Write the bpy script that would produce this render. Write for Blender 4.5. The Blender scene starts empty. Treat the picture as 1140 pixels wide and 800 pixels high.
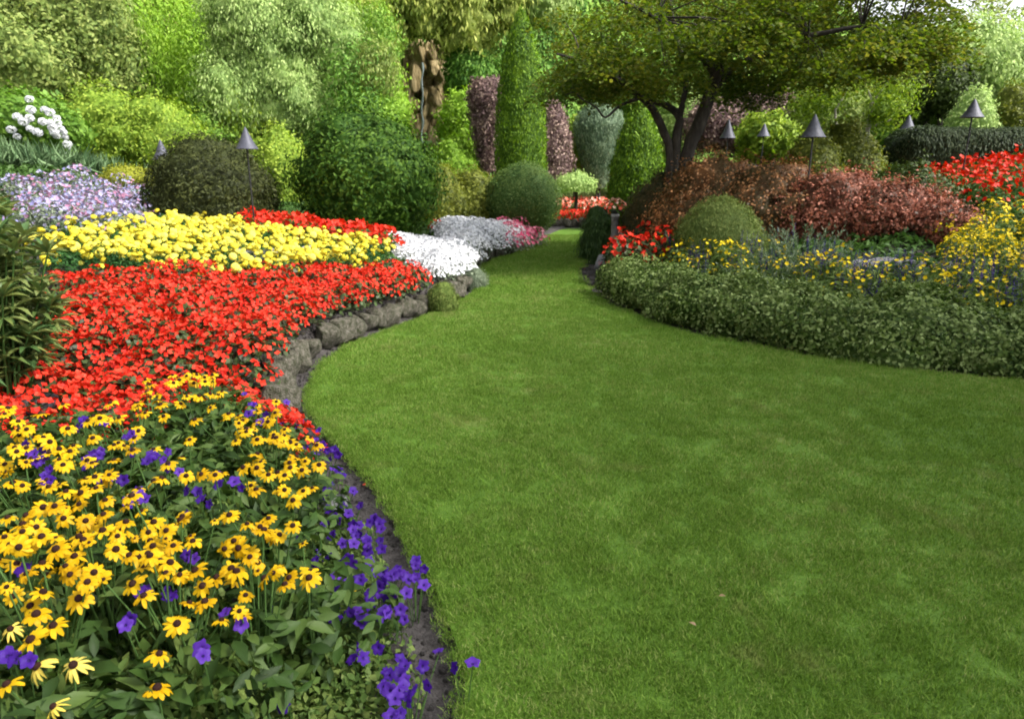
import bpy, math, random
import numpy as np
from mathutils import Vector, Matrix
R = math.radians
rng = np.random.default_rng(7)
random.seed(7)
S = bpy.context.scene
C = S.collection

# ------------------------------------------------------------------ camera, world, sun, exposure
EYE = 1.6; FPX = 760.0; HOR = 188.0
PITCH = math.atan((400 - HOR) / FPX)
cam = bpy.data.cameras.new('camera'); cam.lens = 24; cam.sensor_width = 36
cam.clip_start = 0.05; cam.clip_end = 2000
cam.dof.use_dof = True; cam.dof.focus_distance = 3.2; cam.dof.aperture_fstop = 6.3
co = bpy.data.objects.new('camera', cam); C.objects.link(co)
co.location = (0, 0, EYE); co.rotation_euler = (R(90) - PITCH, 0, 0)
S.camera = co
SUN_EL, SUN_AZ = 47, 108           # azimuth clockwise from +Y (the view direction), so from the right and a little behind
w = bpy.data.worlds.new('World'); S.world = w; w.use_nodes = True
nt = w.node_tree
sky = nt.nodes.new('ShaderNodeTexSky'); sky.sky_type = 'NISHITA'; sky.sun_disc = False
sky.sun_elevation = R(SUN_EL); sky.sun_rotation = R(SUN_AZ); sky.air_density = 1.0; sky.dust_density = 3.5; sky.ozone_density = 0.6
bg = nt.nodes['Background']; bg.inputs['Strength'].default_value = 0.15
bw = nt.nodes.new('ShaderNodeRGBToBW'); nt.links.new(sky.outputs[0], bw.inputs[0])          # thin bright cloud veil: a mostly colourless sky
vm = nt.nodes.new('ShaderNodeMix'); vm.data_type = 'RGBA'; vm.inputs[0].default_value = 0.85
nt.links.new(sky.outputs[0], vm.inputs[6]); nt.links.new(bw.outputs[0], vm.inputs[7]); nt.links.new(vm.outputs[2], bg.inputs['Color'])
sl = bpy.data.lights.new('sun', 'SUN'); sl.energy = 2.2; sl.angle = R(7); sl.color = (1.0, 0.95, 0.86)
so = bpy.data.objects.new('sun', sl); C.objects.link(so)
sd = Vector((math.sin(R(SUN_AZ)) * math.cos(R(SUN_EL)), math.cos(R(SUN_AZ)) * math.cos(R(SUN_EL)), math.sin(R(SUN_EL))))
so.rotation_euler = sd.to_track_quat('Z', 'Y').to_euler(); so.location = (10, 0, 20)
S.view_settings.view_transform = 'Standard'; S.view_settings.look = 'None'
S.view_settings.exposure = 1.6; S.view_settings.gamma = 1
S.render.engine = 'CYCLES'
cy = S.cycles
cy.max_bounces = 6; cy.diffuse_bounces = 3; cy.glossy_bounces = 2; cy.transmission_bounces = 4; cy.transparent_max_bounces = 4
cy.use_denoising = True; cy.denoiser = 'OPENIMAGEDENOISE'; cy.filter_width = 1.9
cy.use_adaptive_sampling = True; cy.adaptive_threshold = 0.02
cy.sample_clamp_indirect = 4

# ------------------------------------------------------------------ projection and plan helpers
cp, sp = math.cos(PITCH), math.sin(PITCH)
def D(px, py, Y):
    """the point at world distance Y seen at photo pixel (px, py)"""
    a = (px - 570) / FPX; b = (400 - py) / FPX
    d = (a, cp + b * sp, -sp + b * cp)
    k = Y / d[1]
    return Vector((a * k, Y, EYE + d[2] * k))
def P(px, py, z=0.0):
    a = (px - 570) / FPX; b = (400 - py) / FPX
    d = (a, cp + b * sp, -sp + b * cp)
    k = (z - EYE) / d[2]
    return (a * k, d[1] * k)
def proj(x, y, z):
    dz = z - EYE
    f = y * cp - dz * sp; u = y * sp + dz * cp
    f = np.where(f < 0.05, 0.05, f)
    return 570 + FPX * x / f, 400 - FPX * u / f
def inpoly(x, y, poly):
    x = np.asarray(x, float); y = np.asarray(y, float)
    ins = np.zeros(x.shape, bool); n = len(poly)
    for i in range(n):
        x1, y1 = poly[i]; x2, y2 = poly[(i + 1) % n]
        c = ((y1 > y) != (y2 > y)) & (x < (x2 - x1) * (y - y1) / ((y2 - y1) or 1e-9) + x1)
        ins ^= c
    return ins
def polydist(x, y, pts, closed=True):
    x = np.asarray(x, float); y = np.asarray(y, float)
    best = np.full(x.shape, 1e9); n = len(pts)
    for i in range(n if closed else n - 1):
        x1, y1 = pts[i]; x2, y2 = pts[(i + 1) % n]
        dx, dy = x2 - x1, y2 - y1
        t = np.clip(((x - x1) * dx + (y - y1) * dy) / (dx * dx + dy * dy + 1e-12), 0, 1)
        best = np.minimum(best, np.hypot(x - x1 - t * dx, y - y1 - t * dy))
    return best
def sstep(a, b, v):
    t = np.clip((v - a) / (b - a), 0, 1); return t * t * (3 - 2 * t)

_h = np.random.default_rng(99).random((32, 32, 32))
def vnoise(p):
    p = np.asarray(p, float); i = np.floor(p).astype(int); f = p - i; f = f * f * (3 - 2 * f)
    def g(a, b, c): return _h[(i[..., 0] + a) % 32, (i[..., 1] + b) % 32, (i[..., 2] + c) % 32]
    x, y, z = f[..., 0], f[..., 1], f[..., 2]
    l = lambda a, b, t: a + (b - a) * t
    return l(l(l(g(0,0,0), g(1,0,0), x), l(g(0,1,0), g(1,1,0), x), y), l(l(g(0,0,1), g(1,0,1), x), l(g(0,1,1), g(1,1,1), x), y), z) * 2 - 1
def fnoise(p, k=3):
    p = np.asarray(p, float); s = 0; a = 1.0; t = 0
    for j in range(k):
        s = s + a * vnoise(p * (2 ** j) + 7.3 * j); t += a; a *= 0.5
    return s / t

# ------------------------------------------------------------------ smooth curve through points
def smooth(pts, k=6):
    pts = [tuple(p) for p in pts]; out = []
    for i in range(len(pts) - 1):
        p0 = np.array(pts[max(i - 1, 0)]); p1 = np.array(pts[i]); p2 = np.array(pts[i + 1]); p3 = np.array(pts[min(i + 2, len(pts) - 1)])
        for j in range(k):
            t = j / k
            out.append(tuple(0.5 * ((2 * p1) + (-p0 + p2) * t + (2 * p0 - 5 * p1 + 4 * p2 - p3) * t * t + (-p0 + 3 * p1 - 3 * p2 + p3) * t ** 3)))
    out.append(pts[-1]); return out
left_px = [(517, 800), (512, 735), (499, 690), (480, 642), (456, 594), (428, 550), (396, 512), (366, 480), (350, 460), (345, 440), (351, 420), (364, 403), (393, 383), (451, 361), (506, 339), (538, 318), (536, 303), (548, 291), (580, 280), (600, 267), (620, 257), (632, 254)]
right_px = [(650, 254), (651, 269), (652, 285), (643, 304), (657, 322), (673, 335), (707, 350), (744, 364), (786, 374), (840, 384), (982, 408), (1140, 423)]
L_edge = smooth([(0.05, -4.0), (-0.02, -1.0)] + [P(*q) for q in left_px], 5)
R_edge = smooth([P(*q) for q in right_px] + [(5.6, 4.6), (9, 3.2), (14, 1.5)], 5)
lawn_poly = L_edge + R_edge + [(14, -4.0)]
L_arr = np.array(L_edge); R_arr = np.array(R_edge)

def G(x, y):
    """ground height outside the lawn (bed soil, raised beds, slopes)"""
    x = np.asarray(x, float); y = np.asarray(y, float)
    dl = polydist(x, y, L_edge[::2] + [L_edge[-1]], False); dr = polydist(x, y, R_edge[::2] + [R_edge[-1]], False)
    ins = inpoly(x, y, lawn_poly)
    left = dl < dr
    # left: low strip, then in front a gentle mound, further back a stone edge with a raised bed
    wall = sstep(4.3, 4.9, y)
    hl0 = 0.10 * sstep(0.25, 1.0, dl) + 0.06 * np.clip(dl - 0.4, 0, 4)
    hl1 = 0.24 * sstep(0.20, 0.34, dl) + 0.085 * np.clip(dl - 0.4, 0, 9) + 0.22 * np.clip(dl - 7, 0, 12)
    hl = hl0 * (1 - wall) + hl1 * wall
    hr = 0.20 * sstep(0.3, 1.6, dr) + 0.19 * np.clip(dr - 1.1, 0, 9) + 0.10 * np.clip(dr - 9, 0, 30)
    bl = sstep(-0.8, 0.8, dl - dr)
    far = sstep(15.5, 17.5, y)
    h = hl * (1 - bl) + hr * bl
    nearmid = np.minimum(dl, dr)
    lat = np.abs(x - 2)
    h = h * (1 - far) + far * (0.06 + 0.16 * np.clip(lat - 3.5, 0, 9) + 0.10 * np.clip(lat - 12, 0, 30) + 0.10 * np.clip(y - 34, 0, 20))
    h = np.where(ins, -0.05, -0.05 + h)
    return h
def G1(x, y): return float(G(np.array([x]), np.array([y]))[0])

# ------------------------------------------------------------------ mesh building
class MB:
    def __init__(s): s.v = []; s.f = []; s.c = []; s.m = []; s.r = []; s.n = 0
    def add(s, v, f, mat=0, rnd=None):
        """v (N,3); f (M,k) index array; rnd scalar or (N,)"""
        v = np.asarray(v, float).reshape(-1, 3); f = np.asarray(f, int)
        s.v.append(v); s.f.append((f + s.n).ravel()); s.c.append(np.full(len(f), f.shape[1])); s.m.append(np.full(len(f), mat))
        s.r.append(np.full(len(v), 0.5) if rnd is None else np.broadcast_to(np.asarray(rnd, float), (len(v),)))
        s.n += len(v)
    def stamp(s, tv, tf, pos, X, Y, Z, sc, mat=0, rnd=None):
        """copies of a template: local axes X, Y, Z (N,3), positions (N,3), scale (N,) or (N,3)"""
        n = len(pos)
        if n == 0: return
        sc = np.asarray(sc, float)
        if sc.ndim < 2: sc = np.repeat(np.broadcast_to(sc, (n,))[:, None], 3, 1)
        tv = np.asarray(tv, float)
        v = pos[:, None, :] + (tv[None, :, 0:1] * sc[:, None, 0:1]) * X[:, None, :] + (tv[None, :, 1:2] * sc[:, None, 1:2]) * Y[:, None, :] + (tv[None, :, 2:3] * sc[:, None, 2:3]) * Z[:, None, :]
        k = len(tv); r = rng.random(n) if rnd is None else np.broadcast_to(rnd, (n,))
        tf = np.asarray(tf, int)
        f = (tf[None] + (np.arange(n) * k)[:, None, None]).reshape(-1, tf.shape[1])
        s.add(v.reshape(-1, 3), f, mat, np.repeat(r, k))
    def mesh(s, name, mats, smooth=True):
        me = bpy.data.meshes.new(name)
        v = np.concatenate(s.v); f = np.concatenate(s.f); c = np.concatenate(s.c); m = np.concatenate(s.m); r = np.concatenate(s.r)
        me.vertices.add(len(v)); me.vertices.foreach_set('co', v.ravel().astype(np.float32))
        me.loops.add(len(f)); me.loops.foreach_set('vertex_index', f.astype(np.int32))
        me.polygons.add(len(c)); st = np.concatenate([[0], np.cumsum(c)[:-1]])
        me.polygons.foreach_set('loop_start', st.astype(np.int32)); me.polygons.foreach_set('loop_total', c.astype(np.int32))
        me.polygons.foreach_set('material_index', m.astype(np.int32))
        me.polygons.foreach_set('use_smooth', np.full(len(c), smooth))
        a = me.attributes.new('rnd', 'FLOAT', 'POINT'); a.data.foreach_set('value', r.astype(np.float32))
        for mt in (mats if isinstance(mats, (list, tuple)) else [mats]): me.materials.append(mt)
        me.update(); me.validate()
        return me
def tube(mb, pts, rad, seg=6, mat=0, rnd=0.5, cap=True):
    pts = [np.array(p, float) for p in pts]; n = len(pts); vs = []
    up = np.array((0.13, 0.31, 0.94))
    for i, p in enumerate(pts):
        d = pts[min(i + 1, n - 1)] - pts[max(i - 1, 0)]; d /= np.linalg.norm(d) + 1e-9
        a = np.cross(d, up)
        if np.linalg.norm(a) < 0.1: a = np.cross(d, (1, 0, 0))
        a /= np.linalg.norm(a); b = np.cross(d, a)
        r = rad[i] if isinstance(rad, (list, tuple)) else rad
        for k in range(seg):
            t = 2 * math.pi * k / seg; vs.append(p + r * (math.cos(t) * a + math.sin(t) * b))
    f = [[i * seg + k, i * seg + (k + 1) % seg, (i + 1) * seg + (k + 1) % seg, (i + 1) * seg + k] for i in range(n - 1) for k in range(seg)]
    mb.add(vs, f, mat, rnd)
    if cap: mb.add(vs[-seg:], [list(range(seg))], mat, rnd)
def lathe(mb, prof, seg=20, mat=0, c=(0, 0, 0), rnd=0.5):
    vs = [(c[0] + r * math.cos(2 * math.pi * k / seg), c[1] + r * math.sin(2 * math.pi * k / seg), c[2] + z) for r, z in prof for k in range(seg)]
    f = [[i * seg + k, i * seg + (k + 1) % seg, (i + 1) * seg + (k + 1) % seg, (i + 1) * seg + k] for i in range(len(prof) - 1) for k in range(seg)]
    mb.add(vs, f, mat, rnd)

def tag(o, label=None, cat=None, group=None, kind=None):
    if label: o['label'] = label
    if cat: o['category'] = cat
    if group: o['group'] = group
    if kind: o['kind'] = kind
    return o
def link(name, me, parent=None, loc=None):
    o = bpy.data.objects.new(name, me); C.objects.link(o)
    if parent is not None: o.parent = parent
    if loc is not None: o.location = loc
    return o
def thing(name, label, cat, loc=(0, 0, 0), rz=0, group=None):
    o = bpy.data.objects.new(name, None); C.objects.link(o); o.location = loc; o.rotation_euler = (0, 0, rz)
    o.empty_display_size = 0.1
    return tag(o, label, cat, group)

# ------------------------------------------------------------------ materials
def ramp(nt, fac, cols):
    n = nt.nodes.new('ShaderNodeValToRGB'); e = n.color_ramp.elements
    for i in range(len(cols) - 2): e.new(0.5)
    for i, c in enumerate(cols):
        e[i].position = i / (len(cols) - 1); e[i].color = (c[0], c[1], c[2], 1)
    nt.links.new(fac, n.inputs[0]); return n.outputs[0]
def leafmat(name, cols, trans=0.25, rough=0.5, nscale=1.5, namp=0.5, spec=0.15, tcol=None):
    m = bpy.data.materials.new(name); m.use_nodes = True; nt = m.node_tree; nt.nodes.clear()
    N = nt.nodes.new; Lk = nt.links.new
    out = N('ShaderNodeOutputMaterial'); pr = N('ShaderNodeBsdfPrincipled')
    at = N('ShaderNodeAttribute'); at.attribute_name = 'rnd'
    geo = N('ShaderNodeNewGeometry'); nz = N('ShaderNodeTexNoise'); nz.inputs['Scale'].default_value = nscale; nz.inputs['Detail'].default_value = 2
    Lk(geo.outputs['Position'], nz.inputs['Vector'])
    oi = N('ShaderNodeObjectInfo')
    ma = N('ShaderNodeMath'); ma.operation = 'MULTIPLY_ADD'; Lk(nz.outputs['Fac'], ma.inputs[0]); ma.inputs[1].default_value = namp * 2; ma.inputs[2].default_value = -namp
    ad = N('ShaderNodeMath'); ad.operation = 'ADD'; ad.use_clamp = True; Lk(at.outputs['Fac'], ad.inputs[0]); Lk(ma.outputs[0], ad.inputs[1])
    ad2 = N('ShaderNodeMath'); ad2.operation = 'MULTIPLY_ADD'; ad2.use_clamp = True; Lk(oi.outputs['Random'], ad2.inputs[0]); ad2.inputs[1].default_value = 0.2; Lk(ad.outputs[0], ad2.inputs[2])
    col = ramp(nt, ad2.outputs[0], cols)
    Lk(col, pr.inputs['Base Color']); pr.inputs['Roughness'].default_value = rough
    pr.inputs['Specular IOR Level'].default_value = spec
    if trans > 0:
        tr = N('ShaderNodeBsdfTranslucent'); mx = N('ShaderNodeMixShader'); mx.inputs[0].default_value = trans
        hs = N('ShaderNodeHueSaturation'); hs.inputs['Value'].default_value = 1.5; hs.inputs['Saturation'].default_value = 1.1
        if tcol is None: Lk(col, hs.inputs['Color'])
        else: hs.inputs['Color'].default_value = (*tcol, 1)
        Lk(hs.outputs[0], tr.inputs[0]); Lk(pr.outputs[0], mx.inputs[1]); Lk(tr.outputs[0], mx.inputs[2]); Lk(mx.outputs[0], out.inputs[0])
    else: Lk(pr.outputs[0], out.inputs[0])
    return m
def solid(name, cols, rough=0.8, scale=8, bump=0.3, bscale=40, detail=6, metal=0.0, spec=0.3, stretch=(1, 1, 1), bdist=0.02):
    m = bpy.data.materials.new(name); m.use_nodes = True; nt = m.node_tree
    pr = nt.nodes['Principled BSDF']; N = nt.nodes.new; Lk = nt.links.new
    tc = N('ShaderNodeTexCoord'); mp = N('ShaderNodeMapping'); mp.inputs['Scale'].default_value = stretch; Lk(tc.outputs['Object'], mp.inputs[0])
    nz = N('ShaderNodeTexNoise'); nz.inputs['Scale'].default_value = scale; nz.inputs['Detail'].default_value = detail; nz.inputs['Roughness'].default_value = 0.65; Lk(mp.outputs[0], nz.inputs['Vector'])
    mr = N('ShaderNodeMapRange'); mr.inputs[1].default_value = 0.3; mr.inputs[2].default_value = 0.7; Lk(nz.outputs['Fac'], mr.inputs[0])
    Lk(ramp(nt, mr.outputs[0], cols), pr.inputs['Base Color'])
    pr.inputs['Roughness'].default_value = rough; pr.inputs['Metallic'].default_value = metal; pr.inputs['Specular IOR Level'].default_value = spec
    if bump:
        b = N('ShaderNodeBump'); b.inputs['Strength'].default_value = bump; b.inputs['Distance'].default_value = bdist
        n2 = N('ShaderNodeTexNoise'); n2.inputs['Scale'].default_value = bscale; n2.inputs['Detail'].default_value = 6; Lk(mp.outputs[0], n2.inputs['Vector'])
        Lk(n2.outputs['Fac'], b.inputs['Height']); Lk(b.outputs[0], pr.inputs['Normal'])
    return m
M = {}
M['soil'] = solid('soil', [(0.022, 0.019, 0.018), (0.052, 0.046, 0.045), (0.088, 0.080, 0.078)], 0.95, 14, 0.8, 60)
M['stone'] = solid('stone', [(0.035, 0.048, 0.015), (0.085, 0.085, 0.055), (0.16, 0.145, 0.115), (0.27, 0.25, 0.21)], 0.95, 4, 1.0, 14, bdist=0.05)
M['greystone'] = solid('grey stone', [(0.10, 0.10, 0.105), (0.24, 0.24, 0.25), (0.36, 0.36, 0.38)], 0.9, 9, 0.7, 25)
M['rock'] = solid('rock face', [(0.03, 0.025, 0.012), (0.16, 0.12, 0.05), (0.32, 0.25, 0.13), (0.14, 0.14, 0.055)], 0.9, 2.4, 0.9, 3, stretch=(1, 1, 0.35), bdist=0.3)
M['bark'] = solid('bark', [(0.014, 0.012, 0.010), (0.035, 0.030, 0.025), (0.075, 0.065, 0.055)], 0.9, 12, 0.5, 40, stretch=(1, 1, 0.3))
M['palebark'] = solid('pale bark', [(0.25, 0.23, 0.19), (0.5, 0.47, 0.41)], 0.8, 10, 0.3, 40)
M['stemgreen'] = leafmat('green stem', [(0.03, 0.07, 0.015), (0.08, 0.15, 0.04)], 0)
M['lampmetal'] = solid('blue grey shade', [(0.045, 0.047, 0.062), (0.085, 0.088, 0.115)], 0.55, 30, 0.05, 60, metal=0.2)
M['darkmetal'] = solid('dark metal', [(0.012, 0.012, 0.013), (0.03, 0.03, 0.032)], 0.5, 30, 0.05, 60)
M['pot'] = solid('dark pot', [(0.012, 0.013, 0.015), (0.03, 0.032, 0.036)], 0.5, 10, 0.1, 60)
M['water'] = solid('falling water', [(0.20, 0.26, 0.26), (0.45, 0.5, 0.5)], 0.2, 6, 0.3, 20, stretch=(3, 3, 0.3))

# ------------------------------------------------------------------ leaf templates (x across, y along, z up)
LEAF4 = (np.array([(0, 0, 0), (0.5, 0.5, 0.08), (0, 1, -0.05), (-0.5, 0.5, 0.08)]), np.array([[0, 1, 2, 3]]))
LEAF8 = (np.array([(0, 0, 0), (0.42, 0.28, 0.06), (0.5, 0.55, 0.05), (0, 1, -0.18), (-0.5, 0.55, 0.05), (-0.42, 0.28, 0.06), (0, 0.3, 0), (0, 0.6, -0.04)]),
         np.array([[0, 1, 6, 6], [1, 2, 7, 6], [2, 3, 7, 7], [0, 6, 5, 5], [5, 6, 7, 4], [4, 7, 3, 3]]))
# degenerate quads are replaced by a tri list
LEAFT = (LEAF8[0], np.array([[0, 1, 6], [1, 2, 6], [2, 7, 6], [2, 3, 7], [0, 6, 5], [5, 6, 4], [6, 7, 4], [4, 7, 3]]))

def unit(v): return v / (np.linalg.norm(v, axis=-1, keepdims=True) + 1e-9)
def frames(nrm, along):
    """Z = nrm, Y = along made perpendicular"""
    Z = unit(nrm); Y = unit(along - (along * Z).sum(-1, keepdims=True) * Z); X = np.cross(Y, Z); return X, Y, Z
def rvec(n): return unit(rng.normal(size=(n, 3)))

PROF = {
 'ball': [(0, .30), (.06, .62), (.2, .87), (.4, 1.0), (.55, 1.0), (.72, .87), (.86, .63), (.95, .36), (1, .03)],
 'dome': [(0, .9), (.2, 1.0), (.45, .97), (.65, .82), (.82, .58), (.94, .3), (1, .03)],
 'column': [(0, .75), (.15, .95), (.4, 1.0), (.6, .9), (.78, .68), (.9, .40), (.97, .18), (1, .02)],
 'vase': [(0, .35), (.2, .55), (.5, .85), (.75, 1.0), (.9, .8), (1, .3), (1.01, .02)],
 'flame': [(0, .6), (.1, .85), (.3, 1.0), (.5, .92), (.7, .7), (.85, .45), (1, .03)],
 'drape': [(0, .55), (.1, .8), (.3, .95), (.6, 1.0), (.85, .95), (.95, .7), (1, .05)],
}
def crown(mb, prof, c, z0, z1, rx, ry, n, leaf, lump=0.12, freq=1.5, mode='out', aspect=0.5, depth=0.12, mat=0, tmpl=LEAF4, core=True, stray=0.08, corescale=0.9, zn=1.0, tilt=0.7, coremat=None):
    pr = np.array(PROF[prof]) if isinstance(prof, str) else np.array(prof); H = z1 - z0; off = rng.random(3) * 20
    def surf(t, a):
        r = np.interp(t, pr[:, 0], pr[:, 1])
        dr = (np.interp(t + .02, pr[:, 0], pr[:, 1]) - np.interp(t - .02, pr[:, 0], pr[:, 1])) / .04
        p = np.stack([r * np.cos(a) * rx, r * np.sin(a) * ry, t * H], -1)
        nm = unit(np.stack([np.cos(a), np.sin(a), np.clip(-dr * (rx + ry) / 2 / H, -4, 4)], -1))
        Rm = (rx + ry) / 2
        nz = fnoise(p * np.array([1, 1, zn]) * freq / Rm * 1.6 + off, 3)
        return p, nm, nz, Rm
    tt = np.linspace(0, 1, 200); rr = np.interp(tt, pr[:, 0], pr[:, 1]) ; ds = np.hypot(np.gradient(rr) * (rx + ry) / 2, np.gradient(tt) * H)
    wgt = (rr + 0.02) * ds; cdf = np.cumsum(wgt) / wgt.sum()
    t = np.interp(rng.random(n), cdf, tt); a = rng.random(n) * 2 * math.pi
    p, nm, nz, Rm = surf(t, a)
    inn = np.abs(rng.normal(size=n)) * depth
    st = rng.random(n) < stray; inn = np.where(st, -rng.random(n) * depth * 1.2, inn)
    p = p + nm * (Rm * (lump * nz * 1.6 - inn))[:, None]
    p += np.array([c[0], c[1], z0])
    lv = leaf * rng.uniform(.65, 1.3, n)
    nn = unit(nm + tilt * rvec(n))
    if mode == 'out': al = unit(nm * .4 + rvec(n) + np.array([0, 0, -.2]))
    elif mode == 'droop': al = unit(rvec(n) * .45 + nm * .3 + np.array([0, 0, -1.0]))
    elif mode == 'up': al = unit(rvec(n) * .4 + nm * .35 + np.array([0, 0, 1.0]))
    else: al = rvec(n)
    X, Y, Z = frames(nn, al)
    mb.stamp(tmpl[0], tmpl[1], p, X, Y, Z, np.stack([lv * aspect, lv, lv], -1), mat)
    if core:
        nu, nv = 28, 18
        A, T = np.meshgrid(np.linspace(0, 2 * math.pi, nu, endpoint=False), np.linspace(0, 1, nv))
        q, qm, qz, Rm = surf(T.ravel(), A.ravel())
        q = q * np.array([corescale, corescale, 1]); q = q + qm * (Rm * (lump * qz * 1.6 - .06))[:, None]
        q[:, 2] = np.clip(q[:, 2], 0, H * (0.5 + corescale / 2)); q += np.array([c[0], c[1], z0])
        f = [[i * nu + k, i * nu + (k + 1) % nu, (i + 1) * nu + (k + 1) % nu, (i + 1) * nu + k] for i in range(nv - 1) for k in range(nu)]
        mb.add(q, f, mat if coremat is None else coremat, 0.3)

SHR = []
def shrub(name, label, cat, px, ptop, pbot, wpx, Y, mat, prof='dome', leaf=0.07, n=6000, group=None, trunk=True, ry=None, tr=1.0, tmat='bark', to_ground=False, **kw):
    top = D(px, ptop, Y); bot = D(px, pbot, Y); rx = wpx / 2 / FPX * (Y * cp + 0.3); x = top.x
    z0 = bot.z; g = G1(x, Y)
    if to_ground or z0 < g: z0 = g
    t = thing(name, label, cat, (x, Y, g), 0, group)
    mb = MB(); crown(mb, prof, (0, 0), z0 - g, top.z - g, rx, ry or rx, n, leaf, **kw)
    fo = link('foliage', mb.mesh('foliage', M[mat]), t)
    if trunk:
        mb = MB(); h = (z0 - g) + (top.z - z0) * .5
        for k in range(3):
            a = k * 2.1; tube(mb, [(0.04 * math.cos(a), .04 * math.sin(a), -.05), (.1 * rx * math.cos(a), .1 * rx * math.sin(a), h * .5), (.3 * rx * math.cos(a), .3 * rx * math.sin(a), h)], [tr * (.03 + .03 * rx), tr * (.02 + .025 * rx), tr * .015], 6)
        link('stem', mb.mesh('stem', M[tmat]), t)
    return t, (z0 - g, top.z - g, rx)

# ------------------------------------------------------------------ scatter helper (only for stuff)
def scatter(name, pts, rz, sc, idx, srcs):
    me = bpy.data.meshes.new(name); n = len(pts)
    me.vertices.add(n); me.vertices.foreach_set('co', np.asarray(pts, np.float32).ravel())
    a = me.attributes.new('rot', 'FLOAT_VECTOR', 'POINT'); a.data.foreach_set('vector', np.stack([np.zeros(n), np.zeros(n), rz], -1).astype(np.float32).ravel())
    a = me.attributes.new('scl', 'FLOAT', 'POINT'); a.data.foreach_set('value', np.asarray(sc, np.float32))
    a = me.attributes.new('pick', 'INT', 'POINT'); a.data.foreach_set('value', np.asarray(idx, np.int32))
    o = link(name, me)
    g = bpy.data.node_groups.new(name, 'GeometryNodeTree')
    g.interface.new_socket('Geometry', in_out='INPUT', socket_type='NodeSocketGeometry'); g.interface.new_socket('Geometry', in_out='OUTPUT', socket_type='NodeSocketGeometry')
    N = g.nodes.new; Lk = g.links.new
    gi = N('NodeGroupInput'); go = N('NodeGroupOutput'); jn = N('GeometryNodeJoinGeometry')
    def attr(nm, ty):
        q = N('GeometryNodeInputNamedAttribute'); q.data_type = ty; q.inputs['Name'].default_value = nm; return [s for s in q.outputs if s.enabled][0]
    ro, scn, pk = attr('rot', 'FLOAT_VECTOR'), attr('scl', 'FLOAT'), attr('pick', 'INT')
    for i, s in enumerate(srcs):
        oi = N('GeometryNodeObjectInfo'); oi.inputs['Object'].default_value = s; oi.inputs['As Instance'].default_value = True
        cmpn = N('FunctionNodeCompare'); cmpn.data_type = 'INT'; cmpn.operation = 'EQUAL'
        ins_ = [k for k in cmpn.inputs if k.enabled]
        Lk(pk, ins_[0]); ins_[1].default_value = i
        ip = N('GeometryNodeInstanceOnPoints'); Lk(gi.outputs[0], ip.inputs['Points']); Lk(cmpn.outputs[0], ip.inputs['Selection']); Lk(oi.outputs['Geometry'], ip.inputs['Instance'])
        Lk(ro, ip.inputs['Rotation']); Lk(scn, ip.inputs['Scale']); Lk(ip.outputs[0], jn.inputs[0])
    Lk(jn.outputs[0], go.inputs[0])
    md = o.modifiers.new('scatter', 'NODES'); md.node_group = g
    return o
def hidden(name, me):
    return bpy.data.objects.new(name, me)       # a source mesh, never linked to the scene

# ================================================================== GROUND
def ground():
    xs = np.concatenate([np.arange(-9, 9.001, 0.09)]); xs = np.concatenate([-np.geomspace(9.3, 400, 40)[::-1], xs, np.geomspace(9.3, 400, 40)])
    ys = np.concatenate([-np.geomspace(4, 300, 20)[::-1], np.arange(-3.9, 19, 0.09), np.geomspace(19.3, 400, 50)])
    X, Y = np.meshgrid(xs, ys)
    Z = G(X, Y)
    Z = np.where((np.abs(X) > 60) | (Y > 60) | (Y < -30), np.minimum(Z, 4), Z)
    q = np.stack([X, Y, Z * 0], -1)
    outside = ~inpoly(X, Y, lawn_poly)
    Z = Z + outside * 0.02 * fnoise(q * 6, 3)
    mb = MB(); nx, ny = len(xs), len(ys)
    i, j = np.meshgrid(np.arange(nx - 1), np.arange(ny - 1)); b = (j * nx + i).ravel()
    mb.add(np.stack([X, Y, Z], -1).reshape(-1, 3), np.stack([b, b + 1, b + nx + 1, b + nx], -1), 0)
    tag(link('ground', mb.mesh('ground', M['soil'])), kind='structure')
ground()

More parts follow.
